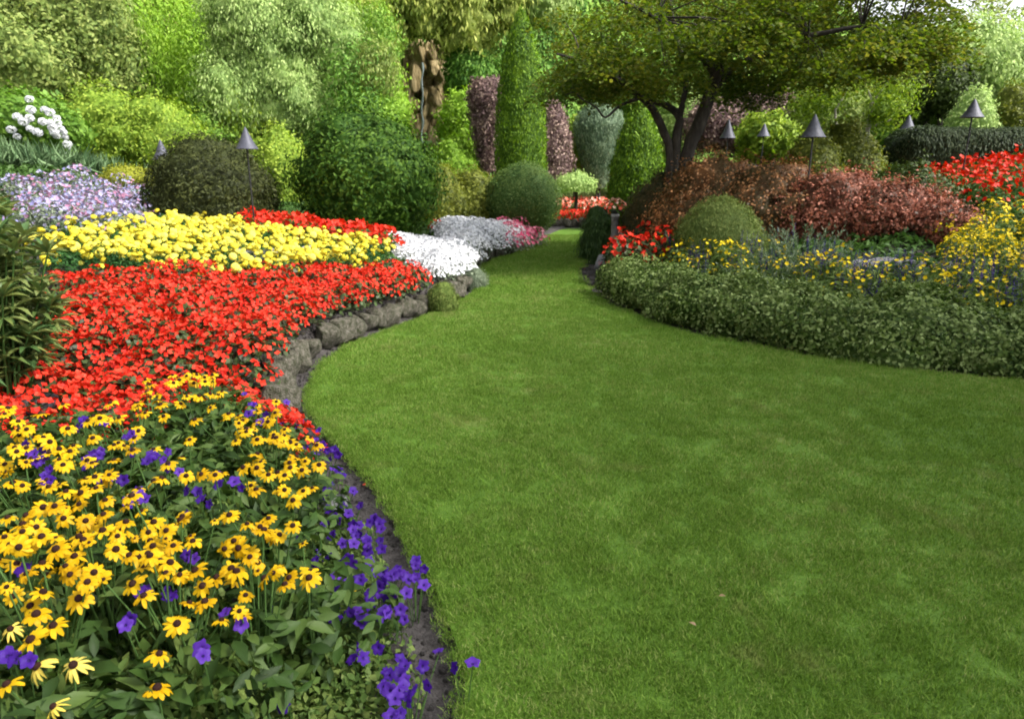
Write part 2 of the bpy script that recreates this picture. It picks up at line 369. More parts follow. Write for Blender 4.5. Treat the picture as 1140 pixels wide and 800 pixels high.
def grassmat(name, base=False):
    m = bpy.data.materials.new(name); m.use_nodes = True; nt = m.node_tree; pr = nt.nodes['Principled BSDF']; N = nt.nodes.new; Lk = nt.links.new
    geo = N('ShaderNodeNewGeometry')
    n1 = N('ShaderNodeTexNoise'); n1.inputs['Scale'].default_value = 0.9; n1.inputs['Detail'].default_value = 5; Lk(geo.outputs['Position'], n1.inputs['Vector'])
    n2 = N('ShaderNodeTexNoise'); n2.inputs['Scale'].default_value = 9; n2.inputs['Detail'].default_value = 6; n2.inputs['Roughness'].default_value = .7; Lk(geo.outputs['Position'], n2.inputs['Vector'])
    at = N('ShaderNodeAttribute'); at.attribute_name = 'rnd'
    a = N('ShaderNodeMath'); a.operation = 'MULTIPLY_ADD'; Lk(n1.outputs['Fac'], a.inputs[0]); a.inputs[1].default_value = 0.5; a.inputs[2].default_value = -0.25
    b = N('ShaderNodeMath'); b.operation = 'MULTIPLY_ADD'; Lk(n2.outputs['Fac'], b.inputs[0]); b.inputs[1].default_value = 0.55; Lk(a.outputs[0], b.inputs[2])
    c = N('ShaderNodeMath'); c.operation = 'MULTIPLY_ADD'; Lk(at.outputs['Fac'], c.inputs[0]); c.inputs[1].default_value = 0.85; Lk(b.outputs[0], c.inputs[2])
    d = N('ShaderNodeMath'); d.operation = 'SUBTRACT'; d.use_clamp = True; Lk(c.outputs[0], d.inputs[0]); d.inputs[1].default_value = 0.22
    col = ramp(nt, d.outputs[0], [(0.072, 0.145, 0.014), (0.105, 0.205, 0.020), (0.145, 0.265, 0.028), (0.20, 0.32, 0.045), (0.38, 0.38, 0.16)])
    # worn straw-coloured patches
    n3 = N('ShaderNodeTexNoise'); n3.inputs['Scale'].default_value = 1.6; n3.inputs['Detail'].default_value = 6; n3.inputs['Roughness'].default_value = .75; Lk(geo.outputs['Position'], n3.inputs['Vector'])
    mr = N('ShaderNodeMapRange'); mr.inputs[1].default_value = 0.56; mr.inputs[2].default_value = 0.74; mr.inputs[4].default_value = 0.6; Lk(n3.outputs['Fac'], mr.inputs[0])
    mx = N('ShaderNodeMix'); mx.data_type = 'RGBA'; Lk(mr.outputs[0], mx.inputs[0]); Lk(col, mx.inputs[6]); mx.inputs[7].default_value = (0.22, 0.20, 0.075, 1)
    Lk(mx.outputs[2], pr.inputs['Base Color']); pr.inputs['Roughness'].default_value = .7; pr.inputs['Specular IOR Level'].default_value = .2
    if base:
        bp = N('ShaderNodeBump'); bp.inputs['Distance'].default_value = .02; bp.inputs['Strength'].default_value = .7
        n4 = N('ShaderNodeTexNoise'); n4.inputs['Scale'].default_value = 70; n4.inputs['Detail'].default_value = 4; Lk(geo.outputs['Position'], n4.inputs['Vector']); Lk(n4.outputs['Fac'], bp.inputs['Height']); Lk(bp.outputs[0], pr.inputs['Normal'])
    else:
        out = nt.nodes['Material Output']; tr = N('ShaderNodeBsdfTranslucent'); ms = N('ShaderNodeMixShader'); ms.inputs[0].default_value = .25
        Lk(mx.outputs[2], tr.inputs[0]); Lk(pr.outputs[0], ms.inputs[1]); Lk(tr.outputs[0], ms.inputs[2]); Lk(ms.outputs[0], out.inputs[0])
    return m
M['lawn'] = grassmat('lawn turf', True); M['blade'] = grassmat('grass blade')
def lawn():
    import bmesh
    bm = bmesh.new(); vs = [bm.verts.new((x, y, 0)) for x, y in lawn_poly]
    f = bm.faces.new(vs); r = bmesh.ops.extrude_face_region(bm, geom=[f])
    bmesh.ops.translate(bm, verts=[e for e in r['geom'] if isinstance(e, bmesh.types.BMVert)], vec=(0, 0, -0.06))
    bmesh.ops.triangulate(bm, faces=bm.faces); bmesh.ops.recalc_face_normals(bm, faces=bm.faces)
    me = bpy.data.meshes.new('lawn'); bm.to_mesh(me); me.materials.append(M['lawn'])
    # cut turf side is earth
    me.materials.append(M['soil'])
    for p in me.polygons:
        if abs(p.normal.z) < .5: p.material_index = 1
    tag(link('lawn', me), kind='structure')
lawn()
BL = (np.array([(-.5, 0, 0), (.5, 0, 0), (.35, .0, .55), (-.35, .0, .55), (0, .25, 1)]), np.array([[0, 1, 2], [0, 2, 3], [3, 2, 4]]))
def tuft(n, rad, h, wd, mat):
    mb = MB(); a = rng.random(n) * 6.283; r = rad * np.sqrt(rng.random(n)); p = np.stack([r * np.cos(a), r * np.sin(a), np.full(n, -0.002)], -1)
    lean = unit(np.stack([rng.normal(size=n) * .55, rng.normal(size=n) * .55, np.ones(n)], -1)); X = unit(np.cross(lean, rvec(n))); Y = np.cross(lean, X)
    hh = h * rng.uniform(.5, 1.15, n)
    mb.stamp(BL[0], BL[1], p, X, Y, lean, np.stack([wd * rng.uniform(.7, 1.3, n), hh, hh], -1))
    return mb.mesh('grass_tuft', mat)
def grass():
    srcs = [hidden('grass_tuft', tuft(80, .075, .026, .0032, M['blade'])) for _ in range(4)]
    P_, S_ = [], []
    for (y0, y1, x0, x1, dens, sc) in [(-1.0, 1.0, -.3, 5, 200, 1.2), (1.0, 3.0, -.8, 3.6, 420, 1), (1.0, 3.0, 3.6, 8, 220, 1.2), (3.0, 5.5, -2.2, 6.5, 330, 1.05), (3.0, 5.5, 6.5, 10, 160, 1.4), (5.5, 9, -2, 4, 210, 1.3), (9, 17.3, -2, 2, 110, 1.8)]:
        n = int((y1 - y0) * (x1 - x0) * dens); x = rng.uniform(x0, x1, n); y = rng.uniform(y0, y1, n)
        k = inpoly(x, y, lawn_poly); px, py = proj(x, y, 0 * x); k &= True
        P_.append(np.stack([x[k], y[k], 0 * x[k]], -1)); S_.append(sc * rng.uniform(.75, 1.2, k.sum()))
    # untidy fringe over the cut edge
    e = [q for q in L_edge if 0.9 < q[1] < 16] ; ex = []
    for i in range(len(e) - 1):
        L = math.dist(e[i], e[i + 1])
        for t in rng.random(max(1, int(L * 60))): ex.append((e[i][0] + (e[i + 1][0] - e[i][0]) * t + rng.normal() * .008, e[i][1] + (e[i + 1][1] - e[i][1]) * t, 0))
    P_.append(np.array(ex)); S_.append(rng.uniform(.4, .8, len(ex)))
    pts = np.concatenate(P_); n = len(pts)
    o = scatter('grass', pts, rng.random(n) * 6.28, np.concatenate(S_), rng.integers(0, 4, n), srcs)
    tag(o, 'close mown green lawn grass with a few worn straw coloured patches', 'grass', kind='stuff')
grass()

# ================================================================== FLOWER TEMPLATES
def flower_tmpl(np_, petal_l, petal_w, lift=0.2, seg=2):
    """flat ring of petals radius 1: returns verts, tri faces"""
    vs = []; fs = []
    for k in range(np_):
        a = 2 * math.pi * k / np_; ca, sa = math.cos(a), math.sin(a)
        loc = [(0.08, -petal_w * .25, 0), (0.08, petal_w * .25, 0), (petal_l * .55, petal_w * .5, lift * .7), (petal_l * .55, -petal_w * .5, lift * .7), (petal_l, 0, lift)]
        b = len(vs)
        for x, y, z in loc: vs.append((x * ca - y * sa, x * sa + y * ca, z))
        fs += [[b, b + 3, b + 2], [b, b + 2, b + 1], [b + 3, b + 4, b + 2]]
    return np.array(vs), np.array(fs)
FL4 = flower_tmpl(4, 1, .95, .25); FL5 = flower_tmpl(5, 1, .85, .2)
def pompom():
    vs = []; fs = []
    for ring, (el, n) in enumerate([(85, 4), (60, 7), (35, 9), (8, 10), (-15, 9)]):
        for k in range(n):
            a = 2 * math.pi * (k + .5 * ring) / n; e = R(el)
            o = np.array((math.cos(e) * math.cos(a), math.cos(e) * math.sin(a), math.sin(e) * .75)); t = np.array((-math.sin(a), math.cos(a), 0)); u = np.cross(o, t)
            b = len(vs)
            for x, y, z in ((-.28, -.2, .8), (.28, -.2, .8), (.32, .22, 1.0), (-.32, .22, 1.0)): vs.append(o * z + t * x - u * y * 1.1)
            fs.append([b, b + 1, b + 2, b + 3])
    return np.array(vs), np.array(fs)
POM = pompom()

M['red'] = leafmat('red petal', [(0.3846, 0.0084, 0.005), (0.5852, 0.0234, 0.0101), (0.6855, 0.0585, 0.0293)], .2, .5, 4, .25)
M['redleaf'] = leafmat('bronze green leaf', [(0.022, 0.018, 0.010), (0.035, 0.05, 0.014), (0.05, 0.085, 0.022)], .12, .5, 3, .4, spec=.3)
M['yellow'] = leafmat('lemon marigold petal', [(0.58, 0.47, 0.03), (0.68, 0.59, 0.05), (0.74, 0.67, 0.12)], .15, .6, 3, .2)
M['gold'] = leafmat('golden petal', [(0.4536, 0.2412, 0.0025), (0.5712, 0.3362, 0.0042), (0.6216, 0.3946, 0.0084)], .2, .5, 3, .2)
M['brightyellow'] = leafmat('bright yellow petal', [(0.62, 0.45, 0.01), (0.80, 0.62, 0.015)], .2, .6, 3, .2)
M['palegold'] = leafmat('pale yellow petal', [(0.72, 0.55, 0.08), (0.82, 0.68, 0.2)], .2, .5, 3, .2)
M['cone'] = leafmat('brown cone', [(0.012, 0.005, 0.004), (0.035, 0.014, 0.01)], 0, .9, 40, .3)
M['purple'] = leafmat('violet petal', [(0.024, 0.006, 0.108), (0.051, 0.0132, 0.228), (0.09, 0.03, 0.312)], .25, .5, 3, .25)
M['indigo'] = leafmat('dark violet petal', [(0.02, 0.008, 0.09), (0.06, 0.03, 0.22)], .2, .6, 3, .25)
M['white'] = leafmat('white petal', [(0.504, 0.5208, 0.5712), (0.6552, 0.6636, 0.6888), (0.714, 0.714, 0.7308)], .15, .6, 3, .2)
M['pink'] = leafmat('pink petal', [(0.50, 0.04, 0.12), (0.68, 0.12, 0.22), (0.72, 0.3, 0.36)], .2, .5, 3, .3)
M['coral'] = leafmat('coral petal', [(0.66, 0.05, 0.03), (0.75, 0.16, 0.1), (0.8, 0.5, 0.4)], .2, .5, 1.5, .5)
M['lilac'] = leafmat('lilac petal', [(0.1915, 0.1784, 0.3974), (0.2991, 0.302, 0.5057), (0.3709, 0.3431, 0.4913), (0.3889, 0.1716, 0.2746)], .2, .6, 1.2, .5)
M['leafmid'] = leafmat('mid green leaf', [(0.022, 0.05, 0.012), (0.045, 0.10, 0.02), (0.075, 0.14, 0.035)], .25, .5, 3, .35)
M['leafrud'] = leafmat('broad green leaf', [(0.0179, 0.0407, 0.0073), (0.0358, 0.077, 0.013), (0.0747, 0.1222, 0.0254)], .2, .55, 5, .4, spec=.25)
M['leafpet'] = leafmat('small pale leaf', [(0.0424, 0.0825, 0.0176), (0.0847, 0.143, 0.0308), (0.1573, 0.209, 0.0528)], .25, .5, 5, .4)
M['leafmar'] = leafmat('marigold leaf', [(0.012, 0.045, 0.012), (0.025, 0.085, 0.02), (0.045, 0.12, 0.03)], .2, .5, 3, .35)
M['leafgrey'] = leafmat('grey green leaf', [(0.07, 0.10, 0.06), (0.16, 0.20, 0.13), (0.25, 0.29, 0.2)], .2, .7, 3, .35)

def dome_pts(n, r, h, inner=.3):
    a = rng.random(n) * 6.283; q = np.sqrt(rng.random(n)); z = h * np.sqrt(np.clip(1 - q * q * .85, 0, 1))
    k = 1 - inner * rng.random(n) ** 2
    return np.stack([q * r * np.cos(a), q * r * np.sin(a), z * k], -1), unit(np.stack([q * np.cos(a), q * np.sin(a), np.full(n, .9)], -1))
def leafy(n, r, h, leaf, mat, aspect=.5, tmpl=LEAF4, inner=.8, tilt=.7):
    mb = MB(); p, nm = dome_pts(n, r, h, inner); nn = unit(nm + tilt * rvec(n)); al = unit(nm * .6 + rvec(n)); X, Y, Z = frames(nn, al)
    lv = leaf * rng.uniform(.6, 1.3, n)
    mb.stamp(tmpl[0], tmpl[1], p - Y * (lv * .5)[:, None], X, Y, Z, np.stack([lv * aspect, lv, lv], -1)); return mb
def blooms(n, r, h, size, tmpl, mats, rise=.02, face=.5, mb=None, mat=0, spread=1.0):
    mb = mb or MB(); m = n * 3; p, nm = dome_pts(m, r, h, .06)
    keep = []
    for i in range(m):                       # keep flowers apart
        if all(np.linalg.norm(p[i] - p[j]) > size * 1.25 * spread for j in keep): keep.append(i)
        if len(keep) >= n: break
    p = p[keep] + nm[keep] * rise; nm = unit(nm[keep] + face * rvec(len(keep))); X, Y, Z = frames(nm, rvec(len(keep)))
    mb.stamp(tmpl[0], tmpl[1], p, X, Y, Z, size * rng.uniform(.75, 1.15, len(keep)), mat); return mb
KINDS = {}
def kind(key, nvar, fol, blo):
    KINDS[key] = [(fol(), blo()) for _ in range(nvar)]
kind('begonia', 7, lambda: leafy(110, .17, .23, .05, None, .75, LEAF4, .7).mesh('foliage', M['redleaf']),
     lambda: blooms(int(rng.integers(36, 64)), .18, .255, .0205, FL4, None, .012, .75).mesh('blossoms', M['red']))
kind('marigold', 6, lambda: leafy(210, .21, .36, .055, None, .3, LEAF4, .9).mesh('foliage', M['leafmar']),
     lambda: blooms(8, .20, .38, .040, POM, None, .04, .35).mesh('blossoms', M['yellow']))
kind('red_salvia', 4, lambda: leafy(110, .17, .3, .06, None, .5).mesh('foliage', M['leafmid']),
     lambda: blooms(26, .17, .33, .032, FL5, None, .04, .9).mesh('blossoms', M['red']))
kind('red_bank', 4, lambda: leafy(150, .19, .34, .075, None, .4).mesh('foliage', M['leafmid']),
     lambda: blooms(16, .18, .38, .030, FL5, None, .05, .9).mesh('blossoms', M['red']))
kind('white', 4, lambda: leafy(120, .19, .18, .04, None, .5).mesh('foliage', M['leafgrey']),
     lambda: blooms(150, .20, .22, .018, FL5, None, .014, .6).mesh('blossoms', M['white']))
kind('pink', 3, lambda: leafy(100, .19, .26, .05, None, .6).mesh('foliage', M['leafgrey']),
     lambda: blooms(34, .19, .28, .032, FL5, None, .02, .6).mesh('blossoms', M['pink']))
kind('coral', 3, lambda: leafy(100, .24, .3, .07, None, .6).mesh('foliage', M['leafmid']),
     lambda: blooms(24, .24, .33, .05, FL5, None, .02, .6).mesh('blossoms', M['coral']))
kind('lilac', 4, lambda: leafy(160, .24, .36, .06, None, .3).mesh('foliage', M['leafgrey']),
     lambda: blooms(44, .24, .40, .024, FL5, None, .03, .8).mesh('blossoms', M['lilac']))
kind('coreopsis', 5, lambda: leafy(170, .18, .34, .075, None, .16, LEAF4, .9).mesh('foliage', M['leafpet']),
     lambda: blooms(12, .17, .38, .017, FL5, None, .03, .6).mesh('blossoms', M['brightyellow']))
kind('yellow_daisy', 4, lambda: leafy(170, .2, .5, .07, None, .3, LEAF4, .9).mesh('foliage', M['leafpet']),
     lambda: blooms(44, .2, .50, .023, FL5, None, .03, .5).mesh('blossoms', M['brightyellow']))
def spikes(nsp, r, h, mats):
    mb = MB()
    for k in range(nsp):
        a = rng.random() * 6.28; q = r * math.sqrt(rng.random()); hh = h * rng.uniform(.8, 1.15); bx, by = q * math.cos(a), q * math.sin(a)
        lx, ly = rng.normal() * .03, rng.normal() * .03
        n = 26; t = np.linspace(.55, 1, n); p = np.stack([bx + lx * t, by + ly * t, hh * t], -1); aa = rng.random(n) * 6.28
        o = np.stack([np.cos(aa), np.sin(aa), .4 + 0 * aa], -1); X, Y, Z = frames(rvec(n) + np.array([0, 0, .5]), o)
        s_ = .022 * (1.25 - t * .7); mb.stamp(LEAF4[0], LEAF4[1], p, X, Y, Z, np.stack([s_ * .7, s_, s_], -1))
    return mb.mesh('blossoms', mats)
kind('blue_salvia', 4, lambda: leafy(100, .13, .28, .05, None, .35).mesh('foliage', M['leafmid']), lambda: spikes(9, .12, .5, M['indigo']))

def region(poly, off, spacing, y0, y1, x0=-14, x1=14, jit=.3):
    """plan points whose tops project into a polygon of the photograph and lie between two distances"""
    xs = np.arange(x0, x1, spacing); ys = np.arange(y0, y1, spacing * .87); X, Y = np.meshgrid(xs, ys)
    X = X + (np.arange(len(ys)) % 2)[:, None] * spacing / 2; X = X + rng.normal(size=X.shape) * spacing * jit * .5; Y = Y + rng.normal(size=X.shape) * spacing * jit * .5
    X = X.ravel(); Y = Y.ravel(); k = ~inpoly(X, Y, lawn_poly); X, Y = X[k], Y[k]
    px, py = proj(X, Y, G(X, Y) + off); k = inpoly(px, py, poly); return np.stack([X[k], Y[k]], -1)
def plant_row(key, name, label, cat, group, pts, smin=.85, smax=1.15, only_foliage=.0, lab=None):
    out = []
    if len(pts) == 0: return out
    z = G(pts[:, 0], pts[:, 1])
    for (x, y), zz in zip(pts, z):
        f, b = KINDS[key][rng.integers(len(KINDS[key]))]
        t = thing(name, label if lab is None else lab(x, y, zz), cat, (x, y, zz - .01), rng.random() * 6.28, group)
        s = rng.uniform(smin, smax); t.scale = (s, s, s * rng.uniform(.92, 1.1))
        link('foliage', f, t); link('blossoms', b, t); out.append(t)
    return out

# ------------------------------------------------------------------ red begonia bed
poly = [(-60, 470), (-60, 400), (30, 385), (70, 330), (60, 303), (150, 300), (290, 300), (380, 288), (440, 281), (470, 284), (482, 300), (478, 316), (440, 335), (390, 352), (340, 372), (312, 392), (305, 430), (330, 470), (352, 500), (338, 512), (290, 470), (240, 450), (130, 470), (40, 480), (-60, 500)]
bp = region(poly, .22, .195, 3.0, 8.5, -7, 1)
dl = polydist(bp[:, 0], bp[:, 1], L_edge, False); ok = (dl > .42) | ((bp[:, 1] < 4.5) & (dl > .12)); bp = bp[ok]; dl = dl[ok]
def lab_beg(x, y, z):
    d = float(polydist(np.array([x]), np.array([y]), L_edge, False)[0])
    if d < .75: return 'red begonia plant in the outer row spilling over the edging stones'
    if y > 6.6: return 'red begonia plant in the back rows just in front of the lemon marigolds'
    if y < 4.6: return 'red begonia plant in the near rows behind the black-eyed daisies'
    return 'red begonia plant in the middle of the large scarlet bed'
ex = []
for dd in (.36, .50):
    acc_ = 0
    for i in range(len(L_edge) - 1):
        a, b = np.array(L_edge[i]), np.array(L_edge[i + 1]); L_ = np.linalg.norm(b - a); n_ = np.array((-(b - a)[1], (b - a)[0])) / L_
        while acc_ < L_:
            p_ = a + (b - a) * acc_ / L_ + n_ * (dd + rng.normal() * .02)
            if 4.5 < p_[1] < 8.1 and np.min(np.hypot(bp[:, 0] - p_[0], bp[:, 1] - p_[1])) > .12: ex.append(p_)
            acc_ += .2
        acc_ -= L_
bp = np.concatenate([bp, np.array(ex)])
plant_row('begonia', 'begonia_plant', '', 'flowering plant', 'red begonias massed in the left bed', bp, .82, 1.22, lab=lab_beg)

# ------------------------------------------------------------------ lemon marigolds
poly = [(40, 262), (75, 245), (130, 238), (200, 230), (300, 226), (380, 232), (425, 245), (432, 262), (415, 276), (330, 284), (230, 286), (130, 296), (60, 296)]
mp_ = region(poly, .40, .25, 7.4, 12, -9, 0); mp_ = mp_[(mp_[:, 1] < 10.3) | (proj(mp_[:, 0], mp_[:, 1], mp_[:, 0] * 0 + 1)[0] < 265)]
def lab_mar(x, y, z):
    return 'lemon marigold plant in the %s of the yellow band behind the red begonias' % ('front rows' if y < 8.6 else 'back rows')
plant_row('marigold', 'marigold_plant', '', 'flowering plant', 'lemon marigolds in the left bed', mp_, .82, 1.08, lab=lab_mar)

# ================================================================== NEAR LEFT: black-eyed daisies and petunias
def daisy_head(pale=False):
    """petals radius 1 with droop; 11 petals of two rows of faces"""
    vs = []; fs = []; n = int(rng.integers(10, 14)); w_ = .185 if not pale else .12
    for k in range(n):
        a = 2 * math.pi * (k + rng.normal() * .1) / n; ca, sa = math.cos(a), math.sin(a); dr = rng.uniform(-.05, .5) + (.35 if pale else 0); L = rng.uniform(.85, 1.08); tw = rng.normal() * .07
        rows = [(.1, .08, 0), (.42, w_ * .95, .05 - dr * .15), (.75, w_, .0 - dr * .55), (L, w_ * .45, -.06 - dr)]
        b = len(vs)
        for x, h, z in rows:
            for sgn in (-1, 0, 1):
                yy = sgn * h; vs.append((x * ca - yy * sa, x * sa + yy * ca, z + (.03 if sgn == 0 else 0) * -1 + tw * sgn * x))
        for i in range(3):
            for j in range(2):
                q = b + i * 3 + j; fs.append([q, q + 3, q + 4, q + 1])
    return np.array(vs), np.array(fs)
def cone_mesh():
    mb = MB(); lathe(mb, [(.26, -.04), (.30, .08), (.27, .22), (.17, .32), (.01, .35)], 12)
    return mb.mesh('cone', M['cone'])
HEADS = []
for i in range(10):
    mb = MB(); v, f = daisy_head(); mb.add(v, f, 0, rng.random()); HEADS.append(mb.mesh('flower_head', M['gold']))
PALE = []
for i in range(4):
    mb = MB(); v, f = daisy_head(True); mb.add(v, f, 0, rng.random()); PALE.append(mb.mesh('flower_head', M['palegold']))
CONE = cone_mesh()
def petunia():
    mb = MB(); n = 20; ph = rng.random() * 6
    vs = [(0, 0, -.55)]; vs += [(.2 * math.cos(a), .2 * math.sin(a), -.15) for a in np.linspace(0, 6.283, n, endpoint=False)]
    vs += [(.62 * math.cos(a), .62 * math.sin(a), .12) for a in np.linspace(0, 6.283, n, endpoint=False)]
    for a in np.linspace(0, 6.283, n, endpoint=False):
        r = .92 + .16 * math.cos(5 * a + ph) + .05 * math.sin(13 * a); vs.append((r * math.cos(a), r * math.sin(a), .10 + .2 * math.cos(10 * a + ph) + rng.normal() * .07))
    f3 = [[0, 1 + k, 1 + (k + 1) % n] for k in range(n)]; f4 = [[1 + r * n + k, 1 + r * n + n + k, 1 + r * n + n + (k + 1) % n, 1 + r * n + (k + 1) % n] for r in range(2) for k in range(n)]
    mb.add(vs, f4, 0, rng.uniform(.2, .9)); mb.add(vs[:1 + n], f3, 1, .2)
    return mb.mesh('blossom', [M['purple'], M['indigo']])
PETS = [petunia() for _ in range(6)]

def rud_fol():
    mb = leafy(85, .19, .36, .090, None, .36, LEAFT, .95, .6); return mb
RFOL = [rud_fol().mesh('foliage', M['leafrud']) for _ in range(6)]
def pet_fol():
    mb = leafy(300, .15, .16, .030, None, .6, LEAF4, .85, .8); return mb
PFOL = [pet_fol().mesh('foliage', M['leafpet']) for _ in range(5)]

def at_height(px, py, off):
    """the plan point whose ground plus off shows at the pixel"""
    z = off
    for _ in range(12):
        x, y = P(px, py, z); z = z * .5 + .5 * (G1(x, y) + off)
    return x, y, z
heads = []
def addheads(poly, spacing, off, y0=1.0, y1=5, jit=.9, keep=1.0, minx=-4):
    q = region(poly, off, spacing, y0, y1, minx, 1, jit)
    for x, y in q:
        if rng.random() < keep: heads.append((x, y, G1(x, y) + off + rng.normal() * .035, 0))
addheads([(15, 565), (60, 545), (150, 558), (222, 588), (222, 640), (190, 650), (150, 668), (60, 690), (0, 670), (-40, 640), (-40, 590)], .046, .46)
addheads([(230, 585), (300, 572), (345, 610), (345, 648), (300, 668), (225, 690), (185, 682), (195, 655), (240, 640)], .048, .46)
addheads([(-60, 450), (30, 455), (48, 480), (40, 502), (0, 510), (-60, 510)], .075, .42)
addheads([(70, 490), (150, 478), (165, 522), (110, 545), (30, 555), (0, 545), (-40, 520), (20, 510)], .075, .42)
addheads([(120, 452), (170, 425), (235, 412), (258, 440), (200, 450), (140, 482)], .085, .42, y1=6)
addheads([(235, 462), (300, 458), (365, 502), (362, 530), (330, 556), (285, 548), (262, 500)], .068, .40)
addheads([(0, 640), (230, 640), (230, 720), (0, 730)], .13, .44, keep=.45)
addheads([(130, 470), (290, 470), (290, 560), (150, 560)], .17, .42, keep=.6)
addheads([(-30, 440), (200, 440), (340, 560), (330, 640), (-30, 640)], .17, .42, keep=.35)
for px, py, off, k in [(60, 786, .36, 1), (82, 740, .40, 1), (35, 712, .42, 0), (105, 690, .42, 0), (175, 766, .36, 0), (166, 731, .40, 0), (388, 654, .26, 0), (12, 700, .42, 1), (4, 668, .42, 0), (42, 742, .38, 1), (8, 762, .36, 0), (95, 793, .22, 0), (228, 690, .42, 0), (197, 694, .42, 0)]:
    x, y, z = at_height(px, py, off); heads.append((x, y, z, k))
hs = []
for h in sorted(heads, key=lambda q: -q[3]):
    if polydist(np.array([h[0]]), np.array([h[1]]), L_edge, False)[0] < .12 and h[3] == 0 and h[1] < 2.5: pass
    if all((h[0] - g[0]) ** 2 + (h[1] - g[1]) ** 2 > .036 ** 2 for g in hs): hs.append(h)
heads = hs
def cluster(pts, rad):
    cs = []
    for p in pts:
        for c in cs:
            if math.hypot(p[0] - c[0][0], p[1] - c[0][1]) < rad: c[1].append(p); break
        else: cs.append(((p[0], p[1]), [p]))
    out = []
    for c, m in cs: out.append(((sum(q[0] for q in m) / len(m), sum(q[1] for q in m) / len(m)), m))
    return out
def daisy_plant(x, y, members, label):
    g = G1(x, y); t = thing('black_eyed_daisy_plant', label, 'flowering plant', (x, y, g), 0, 'black-eyed daisies in the near left bed')
    link('foliage', RFOL[rng.integers(6)], t).rotation_euler = (0, 0, rng.random() * 6.28)
    for (hx, hy, hz, k) in members:
        L = (hx - x, hy - y, hz - g); mb = MB(); m1 = (L[0] * .35 + rng.normal() * .01, L[1] * .35, L[2] * .55)
        tube(mb, [(L[0] * .15, L[1] * .15, 0), m1, L], [.0035, .003, .0025], 5)
        link('stem', mb.mesh('stem', M['stemgreen']), t)
        h = link('flower_head', (PALE if k else HEADS)[rng.integers(4 if k else 10)], t, L)
        s = rng.uniform(.0245, .037) * (.6 if rng.random() < .08 else 1); h.scale = (s, s, s)
        tx, ty = rng.normal() * .28 + .22, rng.normal() * .3; h.rotation_euler = (tx, ty, rng.random() * 6.28)
        # the lean has to happen after the spin
        h.rotation_euler = (Matrix.Rotation(tx, 3, 'X') @ Matrix.Rotation(ty, 3, 'Y') @ Matrix.Rotation(rng.random() * 6.28, 3, 'Z')).to_euler()
        link('cone', CONE, h)
        if k: h['label'] = 'fading pale yellow flower head with thin drooping petals'
    return t
centres = []
for (x, y), m in cluster(heads, .2):
    py = proj(x, y, .5)[1]
    lab = ('black-eyed daisy plant at the very front of the bed' if y < 1.6 else 'black-eyed daisy plant in the dense golden drift in the middle of the near bed' if y < 2.3 else 'black-eyed daisy plant in the back of the near bed, mixed with violet petunias')
    daisy_plant(x, y, m, lab); centres.append((x, y))
# leafy plants without open flowers fill the gaps
fill = region([(-120, 470), (140, 455), (230, 430), (330, 470), (366, 530), (335, 600), (290, 680), (250, 760), (230, 900), (-120, 900)], .30, .2, .7, 4.6, -4, 1)
for x, y in fill:
    if min(math.hypot(x - c[0], y - c[1]) for c in centres) > .11 and polydist(np.array([x]), np.array([y]), L_edge, False)[0] > .42:
        daisy_plant(x, y, [], 'leafy daisy plant without open flowers between the golden drifts'); centres.append((x, y))

def zp(ox, oy, L): return [(ox + a / 3.8, oy + b / 3.8) for a, b in L]
low = zp(280, 590, [(385, 55), (490, 45), (490, 90), (320, 115), (270, 145), (430, 140), (460, 210), (570, 205), (610, 190), (645, 188), (690, 205), (540, 265), (600, 275), (655, 265), (500, 315), (575, 350), (630, 335), (465, 385), (305, 275), (290, 320), (320, 355), (425, 545), (630, 545), (625, 610), (725, 575), (790, 510), (860, 580), (935, 560), (585, 680), (645, 655), (680, 680), (590, 785), (120, 730), (110, 340), (350, 250), (560, 660), (515, 180), (410, 120)])
low += zp(280, 400, [(285, 375), (330, 425), (350, 380), (220, 475), (335, 520), (430, 555), (320, 630), (370, 680), (410, 650), (430, 700), (500, 690), (540, 690), (385, 775), (485, 760), (130, 270), (210, 270), (95, 200), (350, 660), (455, 700), (520, 670), (310, 690), (300, 360), (345, 460), (275, 400)])
high = zp(280, 400, [(10, 190), (40, 265), (60, 235)]) + zp(0, 400, [(330, 290), (350, 275), (420, 255), (555, 315), (140, 400), (120, 385), (200, 370), (160, 430), (400, 430), (365, 455), (420, 405), (560, 395), (640, 410), (620, 430), (690, 425), (430, 510), (450, 500), (520, 510), (210, 510), (190, 490), (760, 475), (925, 530), (1065, 190), (1075, 225), (1100, 265), (610, 590), (590, 575), (790, 555), (780, 660), (990, 515), (850, 590)]) + zp(0, 590, [(790, 105), (820, 120), (100, 165), (720, 280), (700, 265), (550, 375), (530, 400), (60, 545), (120, 550), (30, 530), (860, 530), (850, 500), (610, 260), (1020, 400), (950, 350)])
